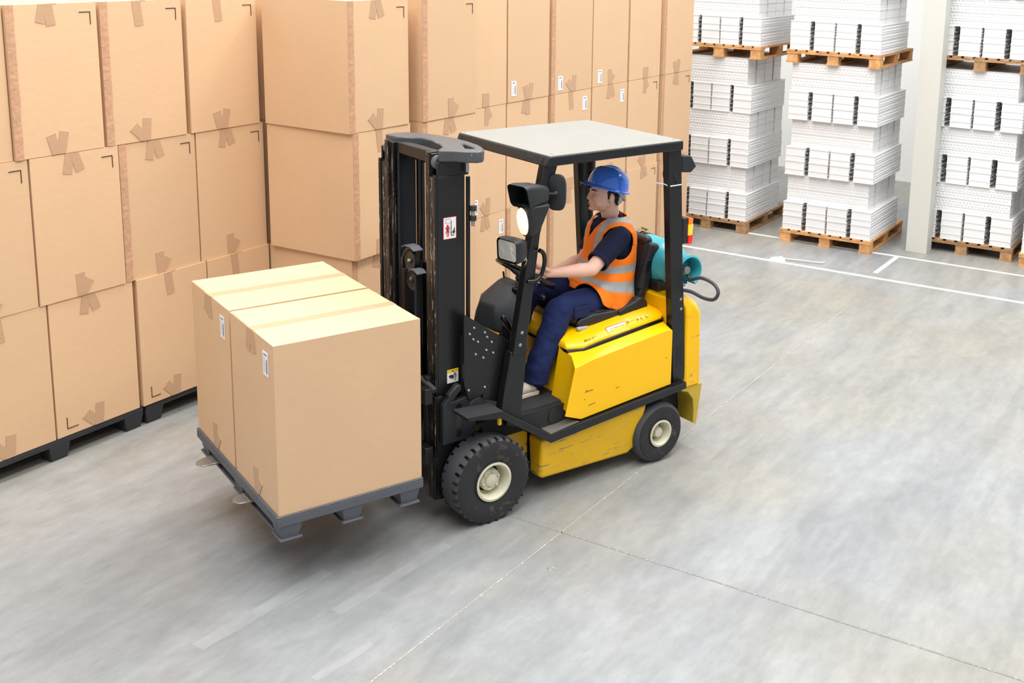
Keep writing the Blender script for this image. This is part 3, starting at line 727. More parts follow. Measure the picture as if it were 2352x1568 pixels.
# dash side plate with its bolts
for s in (1, -1):
    bm = B(); prism(bm, [(.105, 1.205), (-.20, .985), (-.235, .60), (-.01, .690), (-.02, .715), (.035, .705), (.075, .70), (.105, .80)], 'y', *sorted((s * .385, s * .405)))
    add('dash_side_plate', bm, BLACK, bevel=.002)
for x, z in ((.068, 1.085), (.045, 1.05), (.04, 1.115), (.015, 1.03), (-.045, 1.045), (-.04, .97), (-.075, 1.01), (-.02, .93), (-.085, .945), (-.03, 1.075), (.075, .76), (-.03, .755), (.03, .96)):
    bm = B(); lathe(bm, [(.0001, .005), (.005, .0045), (.0075, 0)], (x, .405, z), (0, 1, 0), 10); add('bolt', bm, STEEL)
bm = B(); box(bm, .06, .085, -.39, .39, .60, 1.06); add('dash_front_plate', bm, BLACKM)
# cowl
bm = B()
cf = lambda x, w, z: [(x, .035 - w, z), (x, .035 + w, z)]
f0, f1, f2 = (-.265, .104, 1.02), (-.280, .078, 1.105), (-.420, .068, 1.215)
q = lambda w, k: None
rings = []
lowr, midr, topr = [], [], []
def loop(pf, wf, xr, wr, z, zr): return [(pf, .035 - wf, z), (pf, .035 + wf, z), (pf - .05, .035 + (wf + wr) / 2 + .01, (z * .7 + zr * .3)), (xr, .035 + wr, zr), (xr, .035 - wr, zr), (pf - .05, .035 - (wf + wr) / 2 - .01, (z * .7 + zr * .3))]
ring_loft(bm, [loop(-.262, .115, -.40, .205, .955, .93), loop(-.270, .100, -.40, .195, 1.03, 1.03), loop(-.282, .080, -.43, .175, 1.105, 1.12), loop(-.418, .068, -.50, .110, 1.212, 1.20)])
add('cowl', bm, COWL, bevel=.016, seg=4)
bm = B(); box(bm, -.46, -.40, .12, .195, 1.165, 1.200); add('cowl_pocket', bm, GLOSS, bevel=.006)
bm = B(); box(bm, -.36, -.27, .20, .30, .93, 1.03); add('lever_housing', bm, BLACKM, bevel=.02, seg=3)
bm = B(); tube(bm, [(-.415, .02, 1.23), (-.41, .02, 1.268)], .006, 8); add('key_switch', bm, BLACKM)
# parking brake lever
bm = B(); tube(bm, [(-.30, .345, .93), (-.265, .350, 1.0)], .011, 10); br = add('brake_lever', bm, GLOSS)
bm = B(); tube(bm, smoothpath([(-.262, .352, 1.005), (-.225, .355, 1.065), (-.19, .357, 1.11)], 4), [.012, .013, .016, .018, .019, .019, .019, .018, .017], 12); sphere(bm, (-.187, .357, 1.115), .020, 12); obj('lever_grip', bm, GLOSS, br)
# steering wheel and column
WC = Vector((-.560, .035, 1.235)); e1 = Vector((.845, 0, .535)); e2 = Vector((0, 1, 0)); wn = e1.cross(e2).normalized()
if wn.z < 0: wn = -wn
WR = .185
rim = [WC + (e1 * cos(2*pi*i/64) + e2 * sin(2*pi*i/64)) * WR for i in range(64)]
bm = B(); tube(bm, rim, [.0135 + (.0014 if i % 2 else 0) for i in range(64)], 12, closed=True); sw = add('steering_wheel', bm, GLOSS)
bm = B()
for a in (0, 2*pi/3, 4*pi/3):
    p = WC + (e1 * cos(a) + e2 * sin(a)) * WR; tube(bm, [WC - wn * .03, WC * .5 + p * .5 - wn * .02, p], [.016, .012, .010], 8)
lathe(bm, [(.0001, .012), (.03, .01), (.045, 0), (.045, -.03), (.025, -.05), (.0001, -.05)], WC - wn * .02, wn, 20); obj('wheel_spokes', bm, BLACKM, sw)
bm = B(); p = WC - e1 * (WR - .006) + e2 * .05 + wn * .012; sphere(bm, p, (.02, .016, .009), 10); obj('red_button', bm, REDM, sw)
bm = B(); tube(bm, [WC - wn * .04, WC - wn * .26], [.03, .045], 14); box(bm, -.045, .045, -.05, .05, -.035, .035, Matrix.Translation(WC - wn * .09 + Vector((.06, .03, 0))) @ Matrix.Rotation(R(-32), 4, 'Y')); add('steering_column', bm, BLACKM, bevel=.004)
bm = B(); tube(bm, [WC - wn * .10 + Vector((-.02, .05, 0)), WC - wn * .10 + Vector((-.05, .17, -.02))], .005, 8); sphere(bm, WC - wn * .10 + Vector((-.055, .18, -.02)), .018, 12); add('direction_lever', bm, GLOSS)
# grab handle on the near post
bm = B(); tube(bm, smoothpath([(-.325, .50, 1.520), (-.352, .50, 1.500), (-.362, .50, 1.45), (-.345, .50, 1.385), (-.310, .50, 1.350), (-.262, .48, 1.345)], 5), .0125, 12); add('grab_handle', bm, GLOSS)
bm = B(); tube(bm, [(-.27, .475, 1.51), (-.33, .48, 1.515), (-.335, .42, 1.515), (-.27, .42, 1.51), (-.27, .475, 1.51)], .003, 6); add('cable_tie', bm, PALGRY)

# --- lamps on the near post
def rrect(w, h, r, k=5):
    out = []
    for cx, cy, a0 in ((w/2 - r, h/2 - r, 0), (-w/2 + r, h/2 - r, pi/2), (-w/2 + r, -h/2 + r, pi), (w/2 - r, -h/2 + r, 3*pi/2)):
        for i in range(k + 1): a = a0 + pi/2 * i / k; out.append((cx + r * cos(a), cy + r * sin(a)))
    return out
def lampframe(c, yaw, pitch=0.): return Matrix.Translation(c) @ Matrix.Rotation(yaw, 4, 'Z') @ Matrix.Rotation(pitch, 4, 'Y')
# lower rectangular work lamp, looking forward
LM = lampframe((-.075, .545, 1.565), R(8), R(3)); bm = B()
for (w0, h0, xa), (w1, h1, xb) in zip([(.155, .125, .0), (.165, .132, -.012), (.160, .128, -.05), (.12, .10, -.095)], [(.165, .132, -.012), (.160, .128, -.05), (.12, .10, -.095), (.06, .06, -.12)]):
    ring_loft(bm, [[LM @ Vector((xa, y, z)) for y, z in rrect(w0, h0, .022)], [LM @ Vector((xb, y, z)) for y, z in rrect(w1, h1, .022)]], cap=(xb == -.12))
bmesh.ops.remove_doubles(bm, verts=bm.verts, dist=1e-5)
wl = add('work_lamp', bm, BLACKM)
bm = B(); ring_loft(bm, [[LM @ Vector((-.010, y, z)) for y, z in rrect(.140, .110, .018)], [LM @ Vector((-.004, y, z)) for y, z in rrect(.138, .108, .018)]]); obj('lamp_glass', bm, GLASS, wl)
bm = B(); box(bm, -.22, -.17, .50, .53, 1.485, 1.53); cyl(bm, (-.20, .53, 1.505), (-.20, .47, 1.505), .012); obj('bracket', bm, STEEL, wl, bevel=.004)
bm = B(); tube(bm, smoothpath([(-.13, .52, 1.49), (-.16, .53, 1.455), (-.21, .52, 1.45), (-.25, .49, 1.475)], 5), .003, 6); obj('cable', bm, GLOSS, wl)
# upper hooded lamp pair
HM = lampframe((-.150, .545, 1.855), R(12), 0); bm = B()
k_ = 5; prof = [(.145, .125, 0.0, 0.), (.150, .130, -.02, 0.), (.140, .115, -.12, -.004), (.10, .09, -.19, -.012)]
rings = [[HM @ Vector((x + (z * .28 if i == 0 else 0), y, z + dz)) for y, z in rrect(w, h, .026)] for i, (w, h, x, dz) in enumerate(prof)]
ring_loft(bm, rings, cap=False); bm.faces.new([v for v in list(bm.verts)[-24:]])
inn = [[HM @ Vector((x + (z * .28 if i == 0 else 0), y, z + dz)) for y, z in rrect(w - .012, h - .012, .022)] for i, (w, h, x, dz) in enumerate(prof[:3])]
ring_loft(bm, inn, cap=False); bm.faces.new([v for v in list(bm.verts)[-24:]])
hl = add('headlamp_hood', bm, BLACKM, recalc=False)
bm = B(); hexa(bm, [(-.175, .485, 1.80), (-.330, .485, 1.80), (-.290, .49, 1.69), (-.258, .50, 1.632), (-.225, .50, 1.65)], [(-.175, .605, 1.80), (-.330, .600, 1.80), (-.290, .585, 1.69), (-.258, .575, 1.632), (-.225, .58, 1.65)]); obj('lamp_neck', bm, BLACKM, hl, bevel=.012, seg=3)
c2 = Vector((-.205, .535, 1.712)); ax = Vector((.93, -.40, -.12)).normalized()
a_, b_ = basis(ax)
bm = B()
def oval(r1, r2, t, n=28): return [c2 + ax * t + Vector((0, 1, 0)) * cos(2*pi*i/n) * r1 + (ax.cross(Vector((0, 1, 0)))).normalized() * sin(2*pi*i/n) * r2 for i in range(n)]
ring_loft(bm, [oval(.052, .088, .012), oval(.056, .094, .0), oval(.052, .088, -.03), oval(.028, .05, -.075)]); obj('lamp_shell', bm, BLACKM, hl)
bm = B(); ring_loft(bm, [oval(.046, .080, .013), oval(.042, .072, .024), oval(.02, .035, .033)]); o = obj('lamp_lens', bm, LAMPW, hl); o['label'] = 'lit warm white lamp lens'
# oval mirror behind the post
bm = B(); c3 = Vector((-.440, .500, 1.835)); ax3 = Vector((-.72, -.69, 0)).normalized(); si = Vector((-.69, .72, 0)).normalized()
def ov3(w, h, t, n=32):
    out = []
    for i in range(n):
        a = 2*pi*i/n; cx_, cz_ = cos(a), sin(a); e = .62
        out.append(c3 + ax3 * t + si * w * abs(cx_) ** e * (1 if cx_ > 0 else -1) + Vector((0, 0, 1)) * h * abs(cz_) ** e * (1 if cz_ > 0 else -1))
    return out
ring_loft(bm, [ov3(.048, .098, .010), ov3(.054, .104, .0), ov3(.050, .10, -.016), ov3(.03, .06, -.026)]); mi_ = add('mirror', bm, BLACKM)
bm = B(); ring_loft(bm, [ov3(.050, .092, .0105), ov3(.050, .092, .012)]); obj('mirror_glass', bm, mat('mirror_silver', '#cfd3d6', .05, metal=1.), mi_)
bm = B(); tube(bm, [tuple(c3 - ax3 * .018), tuple(c3 - ax3 * .05), (-.36, .47, 1.83)], .009, 8); sphere(bm, c3 - ax3 * .03, .015, 10); obj('mirror_arm', bm, BLACKM, mi_)

# --- rear lights and bits on the rear posts
def ptq(x, y, z): return (x, y, z)
bm = B(); box(bm, -1.485, -1.44, .39, .47, 1.380, 1.545); tl = add('tail_lamp', bm, BLACKM, bevel=.006)
for z0_, z1_, m_, nm in ((1.500, 1.545, ORL, 'amber_lens'), (1.430, 1.500, LAMPON, 'lit_lens'), (1.375, 1.430, REDL, 'red_lens')):
    bm = B(); prism(bm, [(-1.485, z0_), (-1.485, z1_), (-1.522, z1_ - (.010 if z1_ > 1.53 else 0)), (-1.516, z0_)], 'y', .385, .475); obj(nm, bm, m_, tl, bevel=.002, smooth=0)
bm = B(); box(bm, -1.46, -1.40, -.47, -.39, 1.52, 1.60); t2 = add('tail_lamp', bm, BLACKM, bevel=.006)
bm = B(); box(bm, -1.50, -1.46, -.475, -.385, 1.50, 1.62); obj('red_lens', bm, REDL, t2, bevel=.003)
bm = B(); prism(bm, [(-1.42, 1.940), (-1.50, 1.93), (-1.545, 1.86), (-1.50, 1.825), (-1.42, 1.835)], 'y', .36, .46); add('rear_work_lamp', bm, BLACKM, bevel=.008)
bm = B(); tube(bm, smoothpath([(-1.36, .48, 1.78), (-1.35, .50, 1.80), (-1.34, .46, 1.86), (-1.335, .42, 1.88), (-1.33, .39, 1.84), (-1.335, .40, 1.78), (-1.36, .425, 1.775)], 5), .0025, 6); add('dangling_wire', bm, GLOSS)
bm = B(); tube(bm, [(-1.31, .48, 1.765), (-1.40, .48, 1.765), (-1.40, .42, 1.768), (-1.31, .42, 1.765), (-1.31, .48, 1.765), (-1.29, .44, 1.775), (-1.25, .40, 1.78)], .004, 6); add('white_cable_tie', bm, WHT)
# ribbed snorkel hose by the far rear post
bm = B(); pts = [(-1.36, -.36, 1.60 + .38 * i / 60) for i in range(61)]; tube(bm, pts, [.036 if (i // 1) % 2 else .028 for i in range(61)], 14); add('ribbed_hose', bm, BLACKM, smooth=60)
bm = B(); tube(bm, [(-1.36, -.36, 1.0), (-1.36, -.36, 1.62)], .022, 12); add('snorkel_pipe', bm, BLACKM)
bm = B(); tube(bm, smoothpath([(-1.29, -.40, 1.68), (-1.27, -.38, 1.66), (-1.25, -.36, 1.69), (-1.27, -.35, 1.64), (-1.29, -.38, 1.62)], 5), .004, 6); add('loose_cable', bm, GLOSS)

# --- mast
MY = .310
_add = add
def add(name, bm, m, parent=None, **k): k.setdefault('off', (0, -.025, 0)); return _add(name, bm, m, parent, **k)
_obj = obj
def obj(name, bm, m, parent=None, **k):
    if parent is not None and parent.parent is fl: k.setdefault('off', (0, -.025, 0))
    return _obj(name, bm, m, parent, **k)

def channel(bm, x0, x1, yw, s, t, fl, z0, z1, mid=False):
    """C or I section rail; web outside at y=yw, flanges reaching inwards"""
    box(bm, x0, x1, *sorted((s * yw, s * (yw - t))), z0, z1)
    for xa, xb in ((x1 - .018, x1), (x0, x0 + .018)): box(bm, xa, xb, *sorted((s * (yw - t), s * (yw - t - fl))), z0, z1)
tilt = lambda o: o
for s in (1, -1):
    bm = B(); channel(bm, .055, .225, MY, s, .018, .050, .13, 1.965); box(bm, .055, .222, *sorted((s * MY, s * (MY - .016))), 1.965, 2.044); box(bm, .225, .240, *sorted((s * MY, s * (MY - .022))), .74, 1.975); add('outer_rail', bm, BLACK, bevel=.003)
    bm = B(); box(bm, .2251, .234, *sorted((s * (MY - .026), s * (MY - .068))), .20, 1.96); box(bm, .075, .215, *sorted((s * (MY - .070), s * (MY - .085))), .2, 1.96); add('wear_strip', bm, RAIL, bevel=.002)
    bm = B(); box(bm, .2401, .2415, *sorted((s * (MY - .002), s * (MY - .007))), .74, 1.97); box(bm, .2341, .2355, *sorted((s * (MY - .040), s * (MY - .052))), .2, 1.9); add('worn_edge', bm, WEAR, smooth=0)
    bm = B(); channel(bm, .085, .220, .243, s, .020, .045, .16, 2.08); box(bm, .220, .236, *sorted((s * .243, s * .208)), .16, 2.09); add('inner_rail', bm, RAIL, bevel=.003)
    bm = B(); box(bm, .09, .20, *sorted((s * .178, s * .150)), .30, 2.07); add('carriage_rail', bm, mat('dark_blue_steel', '#23262f', .3, metal=.4) if s == 1 else bpy.data.materials['dark_blue_steel'], bevel=.006)
    bm = B(); lathe(bm, [(.0001, .02), (.03, .02), (.038, .014), (.038, -.014), (.03, -.02), (.0001, -.02)], (.19, s * .262, 2.035), (0, 1, 0), 20); add('mast_roller', bm, PALGRY)
    # lower reinforced part of the outer mast, clamp bracket and trunnion
    bm = B(); prism(bm, [(.262, .140), (.262, .745), (.215, .745), (.03, .60), (.03, .35), (.13, .13)], 'y', *sorted((s * (MY + .004), s * (MY + .022)))); add('mast_plate', bm, BLACK, bevel=.003)
    bm = B(); box(bm, .245, .262, *sorted((s * (MY - .05), s * (MY + .022))), .14, .745); add('mast_edge', bm, RAIL, bevel=.002)
    bm = B(); poly = [(.235, .70), (.20, .735), (.20, .755), (.14, .805), (.115, .80), (.115, .77), (.17, .715), (.02, .73), (.02, .50), (.06, .47), (.235, .47)]
    prism(bm, poly, 'y', *sorted((s * (MY + .022), s * (MY + .062)))); bk = add('mast_bracket', bm, BLACKM, bevel=.008)
    bm = B(); prism(bm, [(.115, .51), (.115, .69), (.14, .705), (.155, .69), (.155, .51), (.135, .495)], 'y', *sorted((s * (MY + .058), s * (MY + .0635)))); obj('slot', bm, GLOSS, bk, bevel=.004)
    bm = B(); lathe(bm, [(.0001, .03), (.045, .03), (.052, .02), (.052, -.03), (.0001, -.03)], (.02, s * (MY + .04), .655), (0, 1, 0), 26); add('trunnion', bm, PALBLK)
    bm = B(); cyl(bm, (.035, s * (MY + .0), .70), (.035, s * (MY + .0), 1.95), .012, n=12); add('hydraulic_pipe', bm, GLOSS)
    bm = B(); cyl(bm, (.06, s * .15, .25), (.06, s * .15, 2.03), .024, n=18); add('lift_cylinder', bm, GLOSS)
bm = B()
yoke_o = [(.200, -.300), (.120, -.315), (.060, -.300), (.000, -.220), (-.045, -.110), (-.068, .015), (-.070, .150), (-.060, .260), (-.040, .330), (-.010, .400), (.025, .440), (.060, .445), (.110, .400), (.150, .345), (.215, .312), (.195, .270), (.140, .225), (.100, .130), (.075, -.010), (.085, -.090), (.140, -.150), (.190, -.200)]
yoke_i = [(.060, .325), (.045, .350), (.028, .358), (.010, .345), (-.002, .300), (-.014, .200), (-.010, .185), (0., .190), (.012, .215), (.030, .260), (.048, .300), (.060, .318)]
bt, tp = 2.045, 2.108; n = len(yoke_o)
ni = len(yoke_i)
so = [[bm.verts.new((x, y, z)) for x, y in yoke_o] for z in (bt, tp)]; si_ = [[bm.verts.new((x, y, z)) for x, y in yoke_i] for z in (bt, tp)]
for A2, B2 in ((so[0], so[1]), (si_[0], si_[1])):
    for i in range(len(A2)): bm.faces.new((A2[i], A2[(i+1) % len(A2)], B2[(i+1) % len(A2)], B2[i]))
for so_l, si_l in zip(so, si_):
    ed = []
    for lp_ in (so_l, si_l):
        for i in range(len(lp_)):
            e_ = bm.edges.get((lp_[i], lp_[(i+1) % len(lp_)])); ed.append(e_)
    bmesh.ops.triangle_fill(bm, use_beauty=True, use_dissolve=False, edges=ed)
add('mast_yoke', bm, YOKE, bevel=.008)
for z in (2.0, .92, .24):
    bm = B(); box(bm, .03, .06, -.31, .31, z - .04, z + .04); add('cross_member', bm, BLACK, bevel=.004)
bm = B(); box(bm, .14, .20, -.20, .20, 2.02, 2.085); add('inner_cross_member', bm, BLACK, bevel=.006)
for k, (y, z, m_, r_) in enumerate(((.295, 1.775, PALBLK, .018), (.295, 1.745, STEEL, .011), (.295, 1.72, PALBLK, .018), (.30, 1.69, STEEL, .010))):
    bm = B(); cyl(bm, (.015, .33, z - .014), (.015, .33, z + .014), r_, n=12); add('hose_coupling', bm, m_)
bm = B(); cyl(bm, (.055, .335, 2.03), (.055, .335, 1.98), .010, n=10); add('pipe_stub', bm, STEEL)
# free-lift cylinder with its pulleys, guards, hose and chain
bm = B(); cyl(bm, (.14, -.01, .35), (.14, -.01, 1.42), .036, n=24); add('free_lift_cylinder', bm, GLOSS)
bm = B(); cyl(bm, (.10, .035, .35), (.10, .035, 2.02), .018, n=14); add('free_lift_pipe', bm, GLOSS)
def pulley(c, r, w, nm):
    bm = B(); lathe(bm, [(.0001, w), (r * .3, w), (r * .35, w * .6), (r * .85, w * .6), (r, w), (r, w * .8), (r * .86, 0), (r, -w * .8), (r, -w), (.0001, -w)], c, (1, 0, 0), 30); p_ = add(nm, bm, BLACKM)
    bm = B(); lathe(bm, [(.0001, w + .012), (.010, w + .010), (.014, w), (.014, w - .01)], c, (1, 0, 0), 6); obj('pulley_bolt', bm, BRASS, p_); return p_
pulley((.205, .000, 1.440), .058, .016, 'hose_pulley'); pulley((.200, .010, 1.335), .066, .014, 'chain_pulley')
bm = B(); tube(bm, smoothpath([(.205, -.105, .50), (.205, -.105, 1.35), (.205, -.095, 1.42), (.205, -.065, 1.475), (.205, -.02, 1.505), (.205, .03, 1.495)], 6), .013, 12); add('hydraulic_hose', bm, GLOSS)
for c_, w_ in (((.21, .01, 1.522), .07), ((.222, .085, 1.405), .05)):
    bm = B(); prism(bm, [(-w_, -.012), (-w_ * .5, .004), (w_ * .4, .006), (w_, -.010), (w_, -.014), (w_ * .4, 0.), (-w_ * .5, -.002), (-w_, -.018)], 'x', -.03, .03, M=Matrix.Translation(c_)); add('guard_plate', bm, PALGRY, bevel=.001)
for y in (.075, -.06):
    bm = B()
    for i in range(44 if y > 0 else 30):
        z = 1.365 - i * .0195
        for dx in (-.011, 0, .011): box(bm, .215 + dx - .0035, .215 + dx + .0035, y - .010, y + .010, z - .0085, z + .0085)
        cyl(bm, (.20, y - .0, z + .0098), (.232, y, z + .0098), .006, n=6)
    tag(add('lift_chain', bm, RUSTY if y < 0 else PALBLK, smooth=0), kind='stuff')
# stickers on the near rail
def sticker(cx_, cz_, w_, h_, base, nm, lab):
    M = Matrix.Translation((cx_, MY, cz_)) @ Matrix.Rotation(pi, 4, 'Z'); bm = B()      # local x to the viewer's right is -X
    box(bm, -w_/2, w_/2, -.0012, .0, -h_/2, h_/2, M); o = add(nm, bm, base, smooth=0); o['label'] = lab; return o, M
def flat(bm, M, poly, d=.0018):
    prism(bm, poly, 'y', -d, -.001, M=M)
def ngon(cx_, cz_, r, n=16): return [(cx_ + r * cos(2*pi*i/n), cz_ + r * sin(2*pi*i/n)) for i in range(n)]
def sline(bm, M, x0, z0, x1, z1, t, d=.002):
    dx, dz = x1 - x0, z1 - z0; l = math.hypot(dx, dz); nx, nz = -dz / l * t / 2, dx / l * t / 2
    flat(bm, M, [(x0 - nx, z0 - nz), (x1 - nx, z1 - nz), (x1 + nx, z1 + nz), (x0 + nx, z0 + nz)], d)
so, SM = sticker(.150, 1.680, .082, .122, REDM, 'no_standing_sticker', 'white sticker with red border: crossed-out red man beside a lift truck')
bm = B(); flat(bm, SM, [(-.038, -.058), (.038, -.058), (.038, .058), (-.038, .058)], .0016); obj('sticker_face', bm, WHT, so, smooth=0)
bm = B()
flat(bm, SM, ngon(-.014, .014, .0065), .0022); flat(bm, SM, [(-.020, -.048), (-.016, -.048), (-.0145, -.02), (-.0125, -.02), (-.011, -.048), (-.007, -.048), (-.006, .004), (-.002, -.016), (-.0005, -.015), (-.005, .008), (-.023, .008), (-.0275, -.015), (-.026, -.016), (-.022, .004)], .0022)
obj('red_man', bm, REDM, so, smooth=0)
bm = B(); sline(bm, SM, -.029, .006, .002, -.027, .002, .0026); sline(bm, SM, .002, .006, -.029, -.027, .002, .0026)
sline(bm, SM, .008, .038, .008, -.024, .0045, .0022); flat(bm, SM, ngon(.016, -.034, .011), .0022); flat(bm, SM, [(.014, -.022), (.022, -.016), (.026, .002), (.029, .002), (.032, -.03), (.02, -.026)], .0022)
sline(bm, SM, -.026, .050, .002, .050, .0016); sline(bm, SM, -.026, .028, .002, .028, .0016); sline(bm, SM, -.026, .028, -.026, .050, .0016); sline(bm, SM, .002, .05, .008, .036, .0016)
obj('truck_symbol', bm, INK, so, smooth=0)
bm = B(); flat(bm, SM, ngon(.016, -.034, .006), .0027); obj('symbol_hub', bm, WHT, so, smooth=0)
so, SM = sticker(.135, .838, .072, .078, WHT, 'hand_hazard_sticker', 'white and yellow sticker warning of crushed hands')
bm = B(); flat(bm, SM, [(-.036, .020), (.036, .020), (.036, .039), (-.036, .039)], .0016); obj('yellow_band', bm, YELS, so, smooth=0)
bm = B(); flat(bm, SM, [(-.006, .024), (.006, .024), (0, .034)], .0022)
flat(bm, SM, [(-.026, .004), (-.01, .008), (.004, .004), (.008, -.006), (-.002, -.020), (-.008, -.012), (-.022, -.010)], .0022)
for a in range(6): an = R(-50 + a * 26); sline(bm, SM, .006 + .006 * cos(an), -.002 + .006 * sin(an), .006 + .020 * cos(an), -.002 + .020 * sin(an), .0026)
for z in (-.028, .006): [sline(bm, SM, .010, z + q, .018, z + q, .0016) for q in (0, .011)]; sline(bm, SM, .010, z, .010, z + .011, .0016); sline(bm, SM, .018, z, .018, z + .011, .0016)
obj('hand_symbol', bm, INK, so, smooth=0)

add, obj = _add, _obj
# --- fork carriage and forks
LOADZ = .385
for z in (.42, .76):
    bm = B(); box(bm, .275, .325, -.47, .36, z - .045, z + .045); add('carriage_bar', bm, BLACK, bevel=.004)
bm = B(); tube(bm, [(.30, .10, .86), (.268, .33, .80), (.262, .36, .785)], .018, 12); add('side_shift_rod', bm, PALBLK)
for y in (-.30, .28):
    bm = B(); box(bm, .24, .28, y - .02, y + .02, .40, .85); add('carriage_plate', bm, BLACK, bevel=.004)
for yc in (.105, -.425):
    bm = B(); box(bm, .33, .37, yc - .055, yc + .055, .345, .86)
    hexa(bm, [(.33, yc - .055, .335), (.33, yc + .055, .335), (1.235, yc + .055, .345), (1.235, yc - .055, .345)], [(.33, yc - .055, .375), (.33, yc + .055, .375), (1.235, yc + .055, .355), (1.235, yc - .055, .355)])
    hexa(bm, [(1.235, yc - .055, .345), (1.235, yc + .055, .345), (1.285, yc + .04, .346), (1.305, yc, .346), (1.285, yc - .04, .346)], [(1.235, yc - .055, .355), (1.235, yc + .055, .355), (1.285, yc + .04, .352), (1.305, yc, .352), (1.285, yc - .04, .352)])
    add('fork', bm, FORK, bevel=.003)

# --- wheels
def wheel(name, c, r, w, side, tread, rimr):
    c = Vector(c); ax = Vector((0, side, 0)); h = w / 2
    bm = B(); rc = .022
    rc = .012 if tread else .02
    prof = [(rimr, -h + .01), (r * .80, -h), (r - rc, -h + .004), (r - .003, -h + rc), (r, -h + rc * 1.6), (r, h - rc * 1.6), (r - .003, h - rc), (r - rc, h - .004)]
    lathe(bm, prof, c, ax, 72, mi=0)
    prof = [(r - rc, h - .004), (r * .88, h + .002), (r * .80, h + .003), (rimr * 1.22, h - .002), (rimr * 1.10, h - .010), (rimr * 1.02, h - .006), (rimr, h - .012)]
    lathe(bm, prof, c, ax, 72, mi=1)
    wh = add(name, bm, [RUB, RUBS], smooth=40)
    if tread:
        n = 30
        for s in (-1, 1):
            for i in range(n):
                a = 2*pi*(i + (.5 if s < 0 else 0)) / n; u, v = basis(ax); d = u * cos(a) + v * sin(a); tq = ax.cross(d)
                M = Matrix((tq, ax, d)).transposed().to_4x4(); M.translation = c + d * r
                bm = B(); y0_, y1_ = (h - .040, h - .0035) if s > 0 else (-h + .0035, -h + .040)
                hexa(bm, [M @ Vector(p) for p in ((-.007, y0_, -.02), (.007, y0_, -.02), (.007, y1_, -.02), (-.007, y1_, -.02))], [M @ Vector(p) for p in ((-.0075, y0_, .0006), (.0075, y0_, .0006), (.0075, y1_, .0006), (-.0075, y1_, .0006))])
                obj('tread_groove_shade', bm, GLOSS, wh, smooth=0)  # dark block just proud of the tread, its colour stands for groove shade
                if s > 0:
                    pass
    # rim dish, hub, nuts
    bm = B(); lathe(bm, [(rimr + .004, h - .004), (rimr + .008, h + .004), (rimr - .004, h + .006), (rimr - .012, h - .004), (rimr - .018, h - .05), (rimr - .022, h - .062), (rimr * .78, h - .066), (rimr * .72, h - .072)], c, ax, 56); obj('rim', bm, CREAM, wh, smooth=40)
    bm = B(); lathe(bm, [(rimr * .8, h - .085), (.0001, h - .088)], c, ax, 32); obj('brake_drum', bm, RUSTY, wh)
    bm = B()
    if tread: lathe(bm, [(rimr * .60, h - .080), (rimr * .60, h - .040), (rimr * .56, h - .034), (rimr * .36, h - .032), (rimr * .34, h - .022), (rimr * .26, h - .018), (.0001, h - .017)], c, ax, 36)
    else: lathe(bm, [(rimr * .74, h - .085), (rimr * .66, h - .070), (rimr * .45, h - .062), (rimr * .42, h - .030), (rimr * .36, h - .016), (.0001, h - .012)], c, ax, 36)
    obj('hub', bm, CREAM, wh, smooth=40)
    for i in range(6 if tread else 3):
        a = 2*pi*i / (6 if tread else 3) + .3; u, v = basis(ax); q = c + (u * cos(a) + v * sin(a)) * rimr * (.48 if tread else .60); hh = h - (.034 if tread else .068)
        bm = B(); lathe(bm, [(.0001, hh + .012), (.007, hh + .011), (.011, hh + .004), (.012, hh)], q, ax, 6); obj('wheel_nut', bm, CREAM, wh, smooth=0)
    return wh
for s in (1, -1):
    wheel('front_wheel', (-.003, s * .455, .246), .246, .170, s, True, .106)
    wheel('rear_wheel', (-1.265, s * .44, .192), .192, .16, s, False, .080)

# --- scuffs and scribbles on the yellow panels
def scuff(pts, m, y, w=.003, nm='scuff'):
    bm = B(); tube(bm, [Vector((x, y + .0006, z)) for x, z in pts], w / 2, 5); add(nm, bm, m, smooth=0)
for a in ([(-.690, .515), (-.705, .517), (-.745, .522)], [(-.665, .605), (-.700, .607), (-.725, .606)], [(-.673, .613), (-.68, .614)], [(-.90, .573), (-.925, .580)], [(-1.30, .68), (-1.31, .68)], [(-.66, .56), (-.668, .56)]):
    scuff(a, INK, .5045)
rs = random.Random(9); x = -.745
while x > -.90:
    z0_ = .868 + (-.745 - x) * .085; dz = rs.uniform(.004, .011); bm = B(); tube(bm, [(x, .3955 - .0, z0_), (x - rs.uniform(-.003, .003), .385, z0_ + dz)], .0011, 5); add('pen_scribble', bm, INK, smooth=0); x -= rs.uniform(.003, .010)
# --- seat
bm = B(); box(bm, -1.30, -.78, -.20, .24, .895, .925); add('seat_base', bm, GLOSS, bevel=.006)
bm = B(); y0_, y1_ = -.215, .262
ring_loft(bm, [[(-.79, y0_, .93), (-.76, y0_, .955), (-.79, y0_, .985), (-.90, y0_, 1.0), (-1.28, y0_, .965), (-1.30, y0_, .92)], [(-.765, y0_ + .05, .925), (-.735, y0_ + .05, .95), (-.78, y0_ + .05, .985), (-.90, y0_ + .05, .995), (-1.28, y0_ + .05, .955), (-1.30, y0_ + .05, .91)],
    [(-.765, y1_ - .05, .925), (-.735, y1_ - .05, .95), (-.78, y1_ - .05, .985), (-.90, y1_ - .05, .995), (-1.28, y1_ - .05, .955), (-1.30, y1_ - .05, .91)], [(-.79, y1_, .93), (-.76, y1_, .955), (-.79, y1_, .985), (-.90, y1_, 1.0), (-1.28, y1_, .965), (-1.30, y1_, .92)]])
add('seat_cushion', bm, SEATM, bevel=.022, seg=4)
